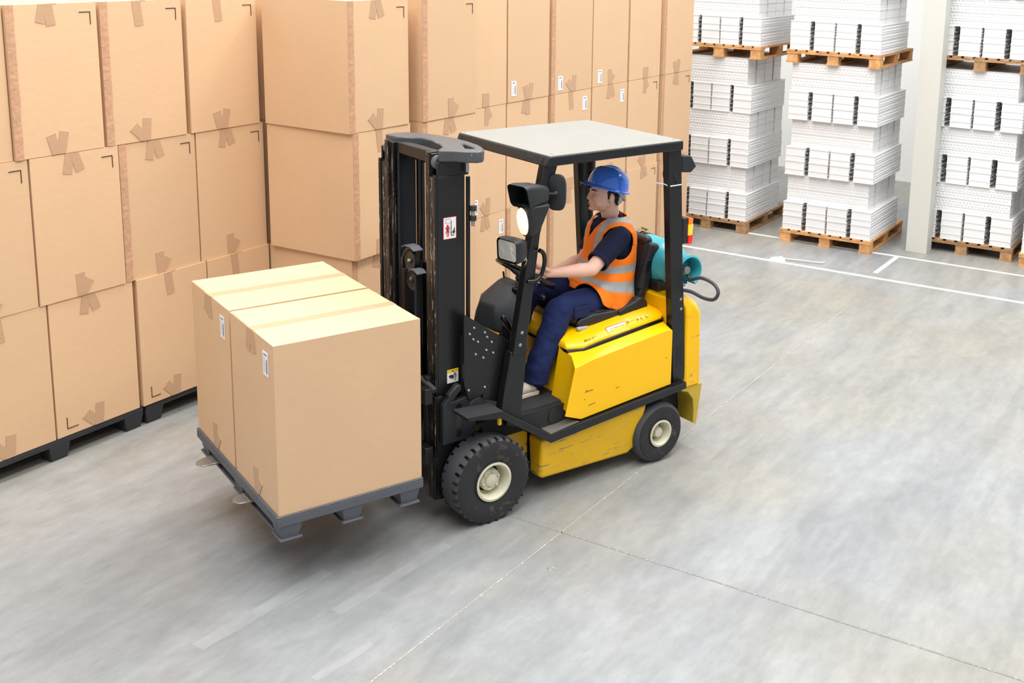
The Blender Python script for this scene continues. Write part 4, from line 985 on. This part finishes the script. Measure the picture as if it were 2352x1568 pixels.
bm = B(); prism(bm, [(-.790, .918), (-.765, .94), (-.80, .968), (-.90, .980), (-1.20, .965), (-1.22, .93), (-1.10, .905), (-.90, .905)], 'y', .235, .285); add('cushion_side', bm, SEATM, bevel=.018, seg=4)
def bar(bm, p0, p1, a, b, up_=(0, 1, 0)):
    p0, p1 = Vector(p0), Vector(p1); d = (p1 - p0).normalized(); u = Vector(up_); v = d.cross(u).normalized()
    q = lambda p: [p + u * a/2 + v * b/2, p + u * a/2 - v * b/2, p - u * a/2 - v * b/2, p - u * a/2 + v * b/2]
    hexa(bm, q(p0), q(p1))
bm = B(); bar(bm, (-1.335, .02, .99), (-1.435, .02, 1.33), .34, .07); add('seat_back', bm, SEATM, bevel=.025, seg=4)
for s, yc in ((1, .215), (-1, -.175)):
    bm = B(); bar(bm, (-1.335, yc, 1.035), (-1.43, yc, 1.335), .055, .088); bo = add('back_bolster', bm, BLACKM, bevel=.026, seg=4)
    bm = B(); bar(bm, (-1.355, yc + s * .026, 1.15), (-1.378, yc + s * .026, 1.235), .006, .04); obj('recess', bm, GLOSS, bo, bevel=.003)
    bm = B(); cyl(bm, (-1.262, yc + s * .02, .962), (-1.262, yc + s * .085, .962), .060, n=24); bar(bm, (-1.095, yc + s * .05, .922), (-1.25, yc + s * .05, .965), .065, .092); bar(bm, (-1.30, yc, .96), (-1.345, yc, 1.06), .05, .05); add('recline_joint', bm, BLACKM, bevel=.012, seg=3)
bm = B(); bar(bm, (-.765, .285, .912), (-.85, .285, .906), .024, .022); add('seat_slide_lever', bm, HARN, bevel=.008, seg=3)
bm = B(); capsule(bm, (-1.425, -.11, 1.335), .036, (-1.425, .15, 1.335), .036); add('back_top_roll', bm, SEATM, smooth=80)

# --- gas bottle strapped across the counterweight
TCX, TCZ, TR = -1.535, 1.185, .150
g = tag(empty('gas_cylinder', fw2(TCX, -.12, TCZ - TR), FA), 'teal gas cylinder lying strapped behind the seat of the forklift', 'gas bottle')
og = (TCX, -.12, TCZ - TR)
def gadd(n, bm, m, p=None, **k): return obj(n, bm, m, p or g, off=og, **k)
bm = B(); y_ = [(.0001, -.50), (.06, -.49), (.11, -.465), (.142, -.42), (TR, -.37), (TR, .02), (TR + .003, .025), (TR + .003, .04), (TR, .045), (TR, .20), (.142, .26), (.115, .315), (.07, .35), (.03, .362), (.0001, .364)]
lathe(bm, y_, (TCX, 0, TCZ), (0, 1, 0), 48); gadd('tank_body', bm, TEAL)
bm = B(); rr_ = .098; y2 = [(rr_, .33), (rr_, .44), (rr_ + .006, .447), (rr_ - .006, .452), (rr_ - .012, .444), (rr_ - .006, .33)]
lathe(bm, y2, (TCX, 0, TCZ), (0, 1, 0), 40, arc=(R(115), R(425))); gadd('valve_collar', bm, TEAL, smooth=50)
bm = B(); cyl(bm, (TCX, .355, TCZ), (TCX, .40, TCZ), .018, n=16); cyl(bm, (TCX, .39, TCZ), (TCX, .425, TCZ), .03, .026, n=10); box(bm, TCX - .05, TCX + .012, .375, .395, TCZ - .012, TCZ + .012); gadd('valve', bm, FORK, bevel=.003)
for y in (-.33, .0):
    bm = B(); lathe(bm, [(TR + .003, y - .022), (TR + .0055, y - .022), (TR + .0055, y + .022), (TR + .003, y + .022)], (TCX, 0, TCZ), (0, 1, 0), 40); gadd('strap', bm, STRAPM)
bm = B(); M_ = Matrix.Translation((TCX + .045, .0, TCZ + TR + .012)) @ Matrix.Rotation(R(20), 4, 'Y')
box(bm, -.07, .07, -.022, .022, -.004, .002, M_); box(bm, -.06, .02, -.019, .019, .012, .016, M_ @ Matrix.Rotation(R(-14), 4, 'Y'))
for x in (-.05, -.02, .02, .055): cyl(bm, M_ @ Vector((x, -.03, .008)), M_ @ Vector((x, .03, .008)), .006, n=8)
gadd('ratchet_buckle', bm, BRASS, bevel=.001)
bm = B(); lathe(bm, [(TR + .0012, .10), (TR + .0012, .175)], (TCX, 0, TCZ), (0, 1, 0), 20, arc=(R(20), R(52)))
gadd('tank_label', bm, PAPER)
bm = B(); tube(bm, smoothpath([(TCX - .03, .39, TCZ - .015), (TCX - .02, .43, TCZ - .06), (TCX - .03, .52, TCZ - .03), (TCX - .04, .62, TCZ - .045), (TCX - .04, .665, TCZ - .09), (TCX - .03, .64, TCZ - .14), (TCX - .02, .56, TCZ - .15), (TCX, .47, TCZ - .13), (TCX + .03, .42, TCZ - .125)], 6), .0115, 12); gadd('gas_hose', bm, HOSE)
bm = B(); prism(bm, [(-1.40, 1.045), (-1.40, 1.10), (-1.45, 1.11), (-1.47, 1.07), (-1.60, 1.07), (-1.64, 1.12), (-1.66, 1.045)], 'y', -.36, .30); add('cylinder_cradle', bm, BLACKM, bevel=.006)
bm = B(); hexa(bm, [(-1.19, .10, .955), (-1.385, .10, .955), (-1.385, -.38, .955), (-1.19, -.38, .955)], [(-1.30, .06, 1.0), (-1.385, .10, 1.035), (-1.385, -.38, 1.035), (-1.30, -.38, 1.0)]); add('hood_hinge_cover', bm, YEL, bevel=.01)

# ================================================================== LOAD
LX, LYAW = .451, -.052
LO = FO + Matrix.Rotation(FA, 3, 'Z') @ Vector((LX, 0, 0))
def lw(x, y, z): return LO + Matrix.Rotation(FA + LYAW, 3, 'Z') @ Vector((x, y, z))
pz = .300
lp = tag(empty('plastic_pallet', lw(.385, -.035, pz), FA + LYAW), 'dark grey plastic pallet raised on the forks under two cartons', 'pallet')
D2 = .782; W2 = 1.27
obj('deck', deck_bm(D2, W2, .082, .136, 4), PALGRY, lp, bevel=.004)
for x in (-D2/2 + .075, 0, D2/2 - .07):
    for y in (-W2/2 + .08, 0, W2/2 - .07):
        bm = B(); foot(bm, x, y, .115, .13, .0, .084, top=1.0, bot=.72, flare=.98); obj('foot', bm, PALGRY, lp, bevel=.004)
    bm = B(); box(bm, x - .045, x + .045, -W2/2 + .03, W2/2 - .02, -.001, .014); obj('skid', bm, PALGRY, lp, bevel=.003)
bm = B()
for i, (x0_, z0_, x1_, z1_) in enumerate(((-.012, 0, -.012, .028), (-.012, .028, 0, 0), (0, 0, 0, .028), (.010, 0, .010, .028), (.010, .028, .022, .028), (.022, .028, .022, 0))):
    d = Vector((x1_ - x0_, 0, z1_ - z0_)); L_ = d.length; M = Matrix.Translation((D2/2 + .001 - .055 + .008, -W2/2 + .095, .030)) @ Matrix.Rotation(pi/2, 4, 'Z') @ Matrix.Translation((x0_, 0, z0_)) @ Matrix.Rotation(-math.atan2(d.z, d.x), 4, 'Y')
    box(bm, 0, L_, -.002, .001, -.002, .002, M)
obj('stencil_mark', bm, WHT, lp, smooth=0)
cz = pz + .137
for yc, lab, wd in ((.284, 'brown carton on the raised pallet, nearer to the camera', .612), (-.353, 'brown carton on the raised pallet, on the far side, behind the nearer one', .622)):
    # carton front (-Y) looks along the forks; pass the middle of that front edge
    p = lw(.764, yc, cz)
    c = carton(p.x, p.y, cz, FA + LYAW + pi/2, lab, 'cartons on the raised pallet', top=2 if yc > 0 else 0, bot=2, labels=[(.20, .765)], sx=wd / CW, sd=.764 / CD, sh=.868 / CH)
    bm = B(); box(bm, -.30, -.06, .006, .0075, CH, CH + .0012); box(bm, .02, .06, .004, .006, CH, CH + .0012); obj('top_slit', bm, FLAP, c, smooth=0)
# ================================================================== DRIVER (same local axes as the forklift)
PO = (-1.16, .03, .55)
pr = tag(empty('person', fw2(*PO), FA), 'man in blue helmet and orange hi-vis vest sitting at the forklift wheel', 'person')
def padd(n, bm, m, p=None, **k): return obj(n, bm, m, p or pr, off=PO, **k)
def pmesh(n, me, m, p=None):
    for v in me.vertices: v.co -= Vector(PO)
    me.materials.clear(); me.materials.append(m)
    return link(n, me, p or pr, smooth=180)
HC = Vector((-1.152, .045, 1.658))                                  # middle of the skull
HR = Matrix.Rotation(R(-17), 3, 'Z') @ Matrix.Rotation(R(-3), 3, 'Y')   # head turned a little, chin slightly up
def H(x, y, z): return HC + HR @ Vector((x, y, z))
def rimp(a, dr=0., dn=0.): return WC + (e1 * cos(a) + e2 * sin(a)) * (WR + dr) + wn * dn
shL, elL, wrL = Vector((-1.155, .190, 1.405)), Vector((-.885, .265, 1.262)), Vector((-.628, .208, 1.266))
shR, elR, wrR = Vector((-1.280, -.130, 1.400)), Vector((-1.160, -.165, 1.185)), Vector((-.825, -.072, 1.168))
hipL, knL, anL = Vector((-1.13, .125, 1.005)), Vector((-.690, .215, 1.035)), Vector((-.500, .225, .66))
hipR, knR, anR = Vector((-1.13, -.065, 1.005)), Vector((-.675, -.095, 1.065)), Vector((-.470, -.085, .66))
bm = B()
# head
sphere(bm, H(-.012, 0, .025), (.098, .077, .100), 28); sphere(bm, H(.012, 0, -.030), (.076, .064, .086), 24)
sphere(bm, H(.030, 0, -.062), (.052, .050, .045), 20); sphere(bm, H(.064, 0, -.088), (.024, .027, .020), 16)
for s in (1, -1):
    capsule(bm, H(.060, s * .014, -.088), .016, H(-.018, s * .055, -.052), .017, 12)         # jaw line
    sphere(bm, H(.062, s * .036, -.016), (.026, .024, .024), 14)                              # cheekbone
    capsule(bm, H(.086, s * .010, .024), .0115, H(.066, s * .050, .024), .010, 10)            # brow
    sphere(bm, H(.097, s * .0125, -.030), (.010, .008, .0075), 10); sphere(bm, H(.052, s * .040, -.050), (.028, .022, .030), 14)                            # nostril wing
    sphere(bm, H(-.018, s * .078, -.014), (.021, .009, .032), 14, M=HR @ Matrix.Rotation(R(-s * 18), 3, 'Z'))   # ear
    sphere(bm, H(-.012, s * .083, -.016), (.008, .006, .018), 10)
capsule(bm, H(.089, 0, .014), .0095, H(.105, 0, -.024), .0115, 12); sphere(bm, H(.103, 0, -.026), (.013, .014, .011), 12)
capsule(bm, H(.088, .016, -.055), .0085, H(.088, -.016, -.055), .0085, 10); capsule(bm, H(.086, .014, -.066), .0095, H(.086, -.014, -.066), .0095, 10)
sphere(bm, H(.080, 0, -.046), (.014, .022, .014), 12); sphere(bm, H(.085, 0, -.092), (.014, .018, .013), 12)
# neck and trunk
capsule(bm, (-1.225, .036, 1.45), .060, H(-.03, 0, -.05), .056)
capsule(bm, (-1.27, -.09, 1.40), .045, (-1.18, .16, 1.40), .045); capsule(bm, (-1.215, .03, 1.02), .100, (-1.225, .03, 1.33), .100)
capsule(bm, (-1.15, -.05, 1.01), .090, (-1.15, .11, 1.01), .090)
# arms
for sh, el, wr in ((shL, elL, wrL), (shR, elR, wrR)):
    capsule(bm, sh, .052, sh.lerp(el, .45), .050); capsule(bm, sh.lerp(el, .4), .051, el, .043)
    m1 = el.lerp(wr, .28); capsule(bm, el, .042, m1, .044); capsule(bm, m1, .044, el.lerp(wr, .8), .030); capsule(bm, el.lerp(wr, .75), .031, wr, .0265)
# legs inside the trousers
for hp, kn, an in ((hipL, knL, anL), (hipR, knR, anR)):
    capsule(bm, hp, .075, kn, .050); capsule(bm, kn, .048, kn.lerp(an, .35), .050); capsule(bm, kn.lerp(an, .3), .050, an, .034); capsule(bm, an, .034, an + Vector((.0, 0, -.05)), .032)
# hands closed on the wheel rim
def hand(bm, wr, a0, s, lift=0.):
    """palm beside the rim, four fingers wrapped round it, thumb along the near side"""
    p0 = rimp(a0, .012, .030); d = (p0 - wr).normalized()
    capsule(bm, wr, .026, wr.lerp(p0, .45), .027, 14)
    for k, (da, ln, rr__) in enumerate(((-.17, 1.0, .0092), (-.055, 1.08, .0096), (.06, 1.0, .0092), (.165, .82, .0082))):
        a = a0 + da * s; kn_ = rimp(a, .022, .028 + lift); mc = wr.lerp(kn_, .25)
        capsule(bm, mc, .017, kn_, .0125, 12)                        # metacarpal, fuses into the palm
        q = [kn_, rimp(a, -.008, .030 * ln + lift * .75), rimp(a, -.027 * ln, .012 + lift * .2), rimp(a, -.022 * ln, -.016), rimp(a, -.004, -.024)]
        for i in range(4): capsule(bm, q[i], rr__ * (1.12 - .07 * i), q[i+1], rr__ * (1.05 - .07 * i), 10)
    a = a0 - .30 * s; b_ = wr.lerp(rimp(a0 - .12 * s, .02, .02), .45)
    t_ = [b_, rimp(a, .026, .018), rimp(a - .10 * s, .012, .026), rimp(a - .24 * s, .002, .022)]
    capsule(bm, t_[0], .0165, t_[1], .0135, 12); capsule(bm, t_[1], .0125, t_[2], .0110, 10); capsule(bm, t_[2], .0108, t_[3], .0092, 10)
AL, AR = R(74), R(-150)
hand(bm, wrL, AL, 1, .038); hand(bm, wrR, AR, -1)
body = pmesh('body', remesh(bm, .0034, 5), SKIN)
for s in (1, -1):
    bm = B(); sphere(bm, H(.0715, s * .030, .004), .0118, 14); e = padd('eye', bm, EYEW)
    bm = B(); sphere(bm, H(.0795, s * .030 + .0005, .0035), (.0045, .0058, .0058), 10); obj('iris', bm, EYED, e, off=PO)
    bm = B(); tube(bm, [H(.093, s * .013, .026), H(.090, s * .032, .031), H(.076, s * .052, .026)], [.0035, .0045, .002], 8); padd('eyebrow', bm, HAIR)
    bm = B(); tube(bm, [H(.083, s * .018, .007), H(.0835, s * .030, .0115), H(.075, s * .042, .007)], [.003, .0042, .003], 8); padd('eyelid', bm, SKIN)
bm = B(); tube(bm, [H(.089, .021, -.0605), H(.0975, .008, -.0595), H(.0975, -.008, -.0595), H(.089, -.021, -.0605)], [.002, .0045, .0045, .002], 8); padd('lips', bm, LIP)
# hair below the helmet
bm = B(); sphere(bm, H(-.022, 0, .030), (.096, .0795, .085), 24)
for s in (1, -1): capsule(bm, H(.000, s * .0745, .020), .011, H(-.002, s * .0735, -.016), .008, 10); capsule(bm, H(-.050, s * .060, .0), .020, H(-.072, s * .040, -.052), .016, 12)
capsule(bm, H(-.085, .025, -.01), .024, H(-.082, .015, -.060), .018, 12); capsule(bm, H(-.085, -.025, -.01), .024, H(-.082, -.015, -.060), .018, 12)
pmesh('hair', remesh(bm, .004, 3, disp=.004, dscale=.01), HAIR)
# helmet
HT = Matrix.Translation(H(-.020, 0, .046)) @ (HR @ Matrix.Rotation(R(-13), 3, 'Y')).to_4x4()
bm = B(); n = 56; rings = []
def sup(a, rx, ry): return Vector((cos(a) * rx, sin(a) * ry, 0))
prof = [(1.07, -.012), (1.075, -.004), (1.0, .002), (.99, .022), (.96, .047), (.89, .074), (.77, .097), (.60, .114), (.38, .125), (.16, .129)]
for f_, z in prof: rings.append([HT @ (sup(2*pi*i/n, .136 * f_ + (.004 if f_ > 1.02 else 0), .110 * f_ + (.004 if f_ > 1.02 else 0)) + Vector((0, 0, z))) for i in range(n)])
inner = [[HT @ (sup(2*pi*i/n, .136 * f_ - .004, .110 * f_ - .004) + Vector((0, 0, z - .003))) for i in range(n)] for f_, z in prof[1:][::-1]]
ring_loft(bm, rings); 
hm = padd('hard_hat', bm, BLUE, smooth=60); hm['label'] = 'glossy blue safety helmet'
bm = B(); pts = []; m = 22
top = []; 
for j, ex in enumerate((0, .3, .65, 1.0)):
    row = []
    for i in range(m + 1):
        a = R(-62) + R(124) * i / m; k = max(0, cos(a * 1.42)) ** .8
        row.append(Vector((cos(a) * (.141 + .042 * k * ex), sin(a) * (.115 + .010 * k * ex), -.002 - .010 * ex * k - .003 * ex)))
    top.append(row)
for dz in (0, -.004): pts.append([[bm.verts.new(HT @ (p + Vector((0, 0, dz)))) for p in row] for row in top])
for q, P_ in enumerate(pts):
    for j in range(3):
        for i in range(m): bm.faces.new((P_[j][i], P_[j][i+1], P_[j+1][i+1], P_[j+1][i]))
for i in range(m): bm.faces.new((pts[0][3][i], pts[0][3][i+1], pts[1][3][i+1], pts[1][3][i])); bm.faces.new((pts[0][0][i], pts[0][0][i+1], pts[1][0][i+1], pts[1][0][i]))
for i in (0, m):
    for j in range(3): bm.faces.new((pts[0][j][i], pts[0][j+1][i], pts[1][j+1][i], pts[1][j][i]))
obj('peak', bm, BLUE, hm, off=PO, smooth=60)
for yy in (-.036, 0, .036):
    bm = B(); tube(bm, [HT @ Vector((.130 * cos(a) * math.sqrt(1 - (yy / .11) ** 2), yy, .131 * sin(a) ** .9 * math.sqrt(1 - (yy / .125) ** 2) - .001)) for a in [R(30 + 6 * i) for i in range(20)] if sin(a) > 0], [.006 if yy == 0 else .0045] * 20, 8); obj('crown_rib', bm, BLUE, hm, off=PO)
bm = B()
for s in (1, -1): tube(bm, smoothpath([HT @ Vector((-.02, s * .100, .0)), HT @ Vector((-.075, s * .088, -.028)), HT @ Vector((-.115, s * .05, -.052)), HT @ Vector((-.126, 0, -.058))], 5), .009, 8)
hb = padd('harness_band', bm, HARN)
for s in (1, -1):
    bm = B(); hexa(bm, [HT @ Vector(p) for p in ((-.050, s * .097, -.01), (-.09, s * .080, -.01), (-.088, s * .070, -.075), (-.060, s * .083, -.085))], [HT @ Vector(p) for p in ((-.050, s * .101, -.01), (-.09, s * .084, -.01), (-.088, s * .074, -.075), (-.060, s * .087, -.085))]); obj('nape_strap', bm, HARN, hb, off=PO, bevel=.001)
bm = B(); cyl(bm, HT @ Vector((-.120, -.02, -.05)), HT @ Vector((-.138, -.02, -.05)), .016, n=14); obj('adjuster', bm, BLACKM, hb, off=PO)

# polo shirt
COLA = 20
bm = B()
capsule(bm, (-1.215, -.02, 1.14), .122, (-1.245, -.03, 1.33), .122); capsule(bm, (-1.215, .08, 1.14), .122, (-1.195, .09, 1.33), .122)
capsule(bm, (-1.285, -.10, 1.40), .066, (-1.17, .170, 1.405), .066); sphere(bm, (-1.205, .0, 1.41), (.10, .13, .075), 20); capsule(bm, (-1.232, .032, 1.42), .088, (-1.225, .034, 1.465), .072)
for sh, el in ((shL, elL), (shR, elR)):
    capsule(bm, sh + Vector((-.01, 0, .0)), .072, sh.lerp(el, .50), .069); capsule(bm, sh.lerp(el, .5), .069, sh.lerp(el, .60), .068)
shm = remesh(bm, .006, 5, disp=.012, dscale=.06)
shirt = pmesh('polo_shirt', shm, NAVY)
for sh, el in ((shL, elL), (shR, elR)):
    bm = B(); d = (el - sh).normalized(); c = sh.lerp(el, .78); lathe(bm, [(.066, -.035), (.070, -.02), (.070, .0), (.066, .004), (.058, .0), (.050, -.03)], c, d, 28); obj('sleeve_hem', bm, NAVY, shirt, off=PO)
bm = B(); cc = Vector((-1.210, .037, 1.500)); cax = Vector((.25, 0, 1)).normalized()
lathe(bm, [(.082, -.030), (.076, .0), (.069, .020), (.064, .018), (.070, -.005), (.074, -.03)], cc, cax, 36, arc=(R(COLA), R(COLA + 320))); obj('collar', bm, NAVY, shirt, off=PO, smooth=60)

# trousers
bm = B()
capsule(bm, (-1.175, -.06, 1.02), .118, (-1.175, .12, 1.02), .118); capsule(bm, (-1.20, -.03, 1.10), .115, (-1.20, .09, 1.10), .115)
for hp, kn, an in ((hipL, knL, anL), (hipR, knR, anR)):
    capsule(bm, hp, .098, hp.lerp(kn, .5), .092); capsule(bm, hp.lerp(kn, .5), .092, kn, .079); capsule(bm, kn, .079, kn.lerp(an, .4), .082); capsule(bm, kn.lerp(an, .4), .082, kn.lerp(an, .92), .076)
    capsule(bm, kn.lerp(an, .92), .075, kn.lerp(an, 1.0) + Vector((-.01, 0, -.01)), .074)
    tube(bm, [kn.lerp(an, .9) + Vector((0, 0, .02)), an + Vector((-.005, 0, -.045))], [.074, .078], 24)
tm = remesh(bm, .006, 6, disp=.028, dscale=.13)
tr = pmesh('trousers', tm, TROU)
bm = B(); d = (knL - hipL).normalized(); q = hipL.lerp(knL, .62)
for (f0, f1, z0_, z1_) in ((.42, .62, -.055, .015),):
    c0, c1 = hipL.lerp(knL, .60), hipL.lerp(knL, .88)
    hexa(bm, [c0 + Vector((0, .088, -.055)), c1 + Vector((0, .078, -.05)), c1 + Vector((0, .082, .02)), c0 + Vector((0, .094, .02))], [c0 + Vector((0, .098, -.055)), c1 + Vector((0, .088, -.05)), c1 + Vector((0, .092, .02)), c0 + Vector((0, .103, .02))])
obj('cargo_pocket', bm, TROU, tr, off=PO, bevel=.005)
# shoes
for an in (anL, anR):
    f = an + Vector((.035, 0, -.10)); fl_ = .548
    bm = B(); capsule(bm, (f.x - .015, f.y, fl_ + .050), .036, (f.x + .07, f.y, fl_ + .042), .036); capsule(bm, (f.x + .06, f.y, fl_ + .040), .036, (f.x + .165, f.y, fl_ + .034), .032); capsule(bm, (f.x - .01, f.y, fl_ + .05), .040, (an.x + .0, an.y, an.z - .02), .042)
    me = remesh(bm, .005, 4); so_ = pmesh('shoe', me, SHOE)
    bm = B(); ol = [(-.052, -.026), (-.04, -.036), (.02, -.034), (.10, -.040), (.17, -.034), (.20, -.012), (.20, .012), (.17, .034), (.10, .040), (.02, .034), (-.04, .036), (-.052, .026)]
    prism(bm, [(f.x + a, f.y + b) for a, b in ol], 'z', fl_ - .002, fl_ + .022); obj('sole', bm, SOLE, so_, off=PO, bevel=.004)

# hi-vis vest: rings up the trunk, armholes and neck opening cut out
bm = B(); NV, NZ = 380, 170
def lerp(a, b, t): return a + (b - a) * t
keys = [ # z, centre x, half depth front, half depth back, half width, centre y, tilt of the hem (front up)
    (1.00, -1.160, .250, .165, .235, .035, .085), (1.06, -1.172, .235, .160, .225, .035, .070), (1.12, -1.187, .205, .155, .208, .035, .040), (1.20, -1.205, .165, .152, .190, .035, .010),
    (1.30, -1.215, .150, .150, .190, .035, 0), (1.38, -1.220, .142, .146, .196, .033, 0), (1.43, -1.224, .128, .132, .196, .033, 0), (1.465, -1.227, .108, .112, .172, .033, 0), (1.495, -1.228, .090, .095, .125, .033, 0), (1.515, -1.226, .076, .082, .088, .034, 0)]
def at(z):
    for a, b in zip(keys, keys[1:]):
        if z <= b[0]:
            t = (z - a[0]) / (b[0] - a[0]); t2 = t * t * (3 - 2 * t) * .5 + t * .5; return [lerp(p, q, t2) for p, q in zip(a, b)]
    return keys[-1]
rows = []
from mathutils import noise as mnoise
for j in range(NZ + 1):
    z = lerp(1.00, 1.515, j / NZ); _, cx_, df, db, hw, cy_, tl_ = at(z); row = []
    for i in range(NV):
        a = 2*pi*i/NV; ca, sa = cos(a), sin(a); e = .82
        x = (df if ca > 0 else db) * abs(ca) ** e * (1 if ca > 0 else -1); y = hw * abs(sa) ** e * (1 if sa > 0 else -1)
        zz = z + tl_ * (ca * .9 + .15) - max(0, -ca) * max(0, 1.12 - z) * .35 - abs(sa) * max(0, 1.14 - z) * .45
        w = mnoise.noise(Vector((x * 6, y * 6, zz * 3.2))) * .016 + mnoise.noise(Vector((x * 14, y * 14, zz * 9))) * .006
        k = 1 + w / .17 * (1.2 if z < 1.35 else .3)
        th_ = -R(18) * min(1, max(0, (z - 1.04) / .3)); xx, yy_ = x * k, y * k
        row.append(bm.verts.new((cx_ + xx * cos(th_) - yy_ * sin(th_), cy_ + xx * sin(th_) + yy_ * cos(th_), zz)))
    rows.append(row)
def stripe(c, a, zp):
    z = c.z; dy = c.y - .034
    if 1.180 < zp < 1.226: return 1
    if 1.080 < zp < 1.126: return 1
    if z > 1.215 and .083 < abs(dy) < .128: return 1
    return 0
for j in range(NZ):
    for i in range(NV):
        q = (rows[j][i], rows[j][(i+1) % NV], rows[j+1][(i+1) % NV], rows[j+1][i]); c = sum((v.co for v in q), Vector()) / 4; a = 2*pi*(i + .5)/NV
        th_ = -R(18) * min(1, max(0, (c.z - 1.04) / .3)); dx0, dy0 = c.x + 1.215, c.y - .034
        c = Vector((-1.215 + dx0 * cos(th_) + dy0 * sin(th_), .034 - dx0 * sin(th_) + dy0 * cos(th_), c.z)); dy = c.y - .034
        if abs(dy) > .118 and ((c.x + 1.205) / .098) ** 2 + ((c.z - 1.370) / .100) ** 2 < 1: continue       # armholes
        if c.x > -1.18 and abs(dy) < (c.z - 1.372) * .60: continue                                          # V neck
        if c.z > 1.508: continue
        f = bm.faces.new(q); f.material_index = stripe(c, a, lerp(1.00, 1.515, (j + .5) / NZ))
# the hem drapes over the thighs and hips instead of passing through them
def seg_push(p, a, b, r):
    d = b - a; t = max(0, min(1, (p - a).dot(d) / d.length_squared)); c = a + d * t; n = p - c
    if n.length < r: n.normalize(); return c + n * r
    return p
for v in bm.verts:
    if v.co.z < 1.2:
        for a, b, r in ((hipL, knL, .116), (hipR, knR, .116), (Vector((-1.175, -.06, 1.02)), Vector((-1.175, .12, 1.02)), .130)):
            v.co = seg_push(v.co, a, b, r)
loose = [v for v in bm.verts if not v.link_faces]; bmesh.ops.delete(bm, geom=loose, context='VERTS')
for _ in range(3):
    be = [v for v in bm.verts if v.is_boundary]
    for v in be:
        nb = [e.other_vert(v) for e in v.link_edges if e.is_boundary]
        if len(nb) == 2: v.co = v.co * .5 + (nb[0].co + nb[1].co) * .25
bmesh.ops.recalc_face_normals(bm, faces=bm.faces)
vest = padd('hi_vis_vest', bm, [HIVIS, REFL], smooth=60); vest['label'] = 'orange high visibility vest with silver stripes'
so_ = vest.modifiers.new('thick', 'SOLIDIFY'); so_.thickness = .006; so_.offset = 1
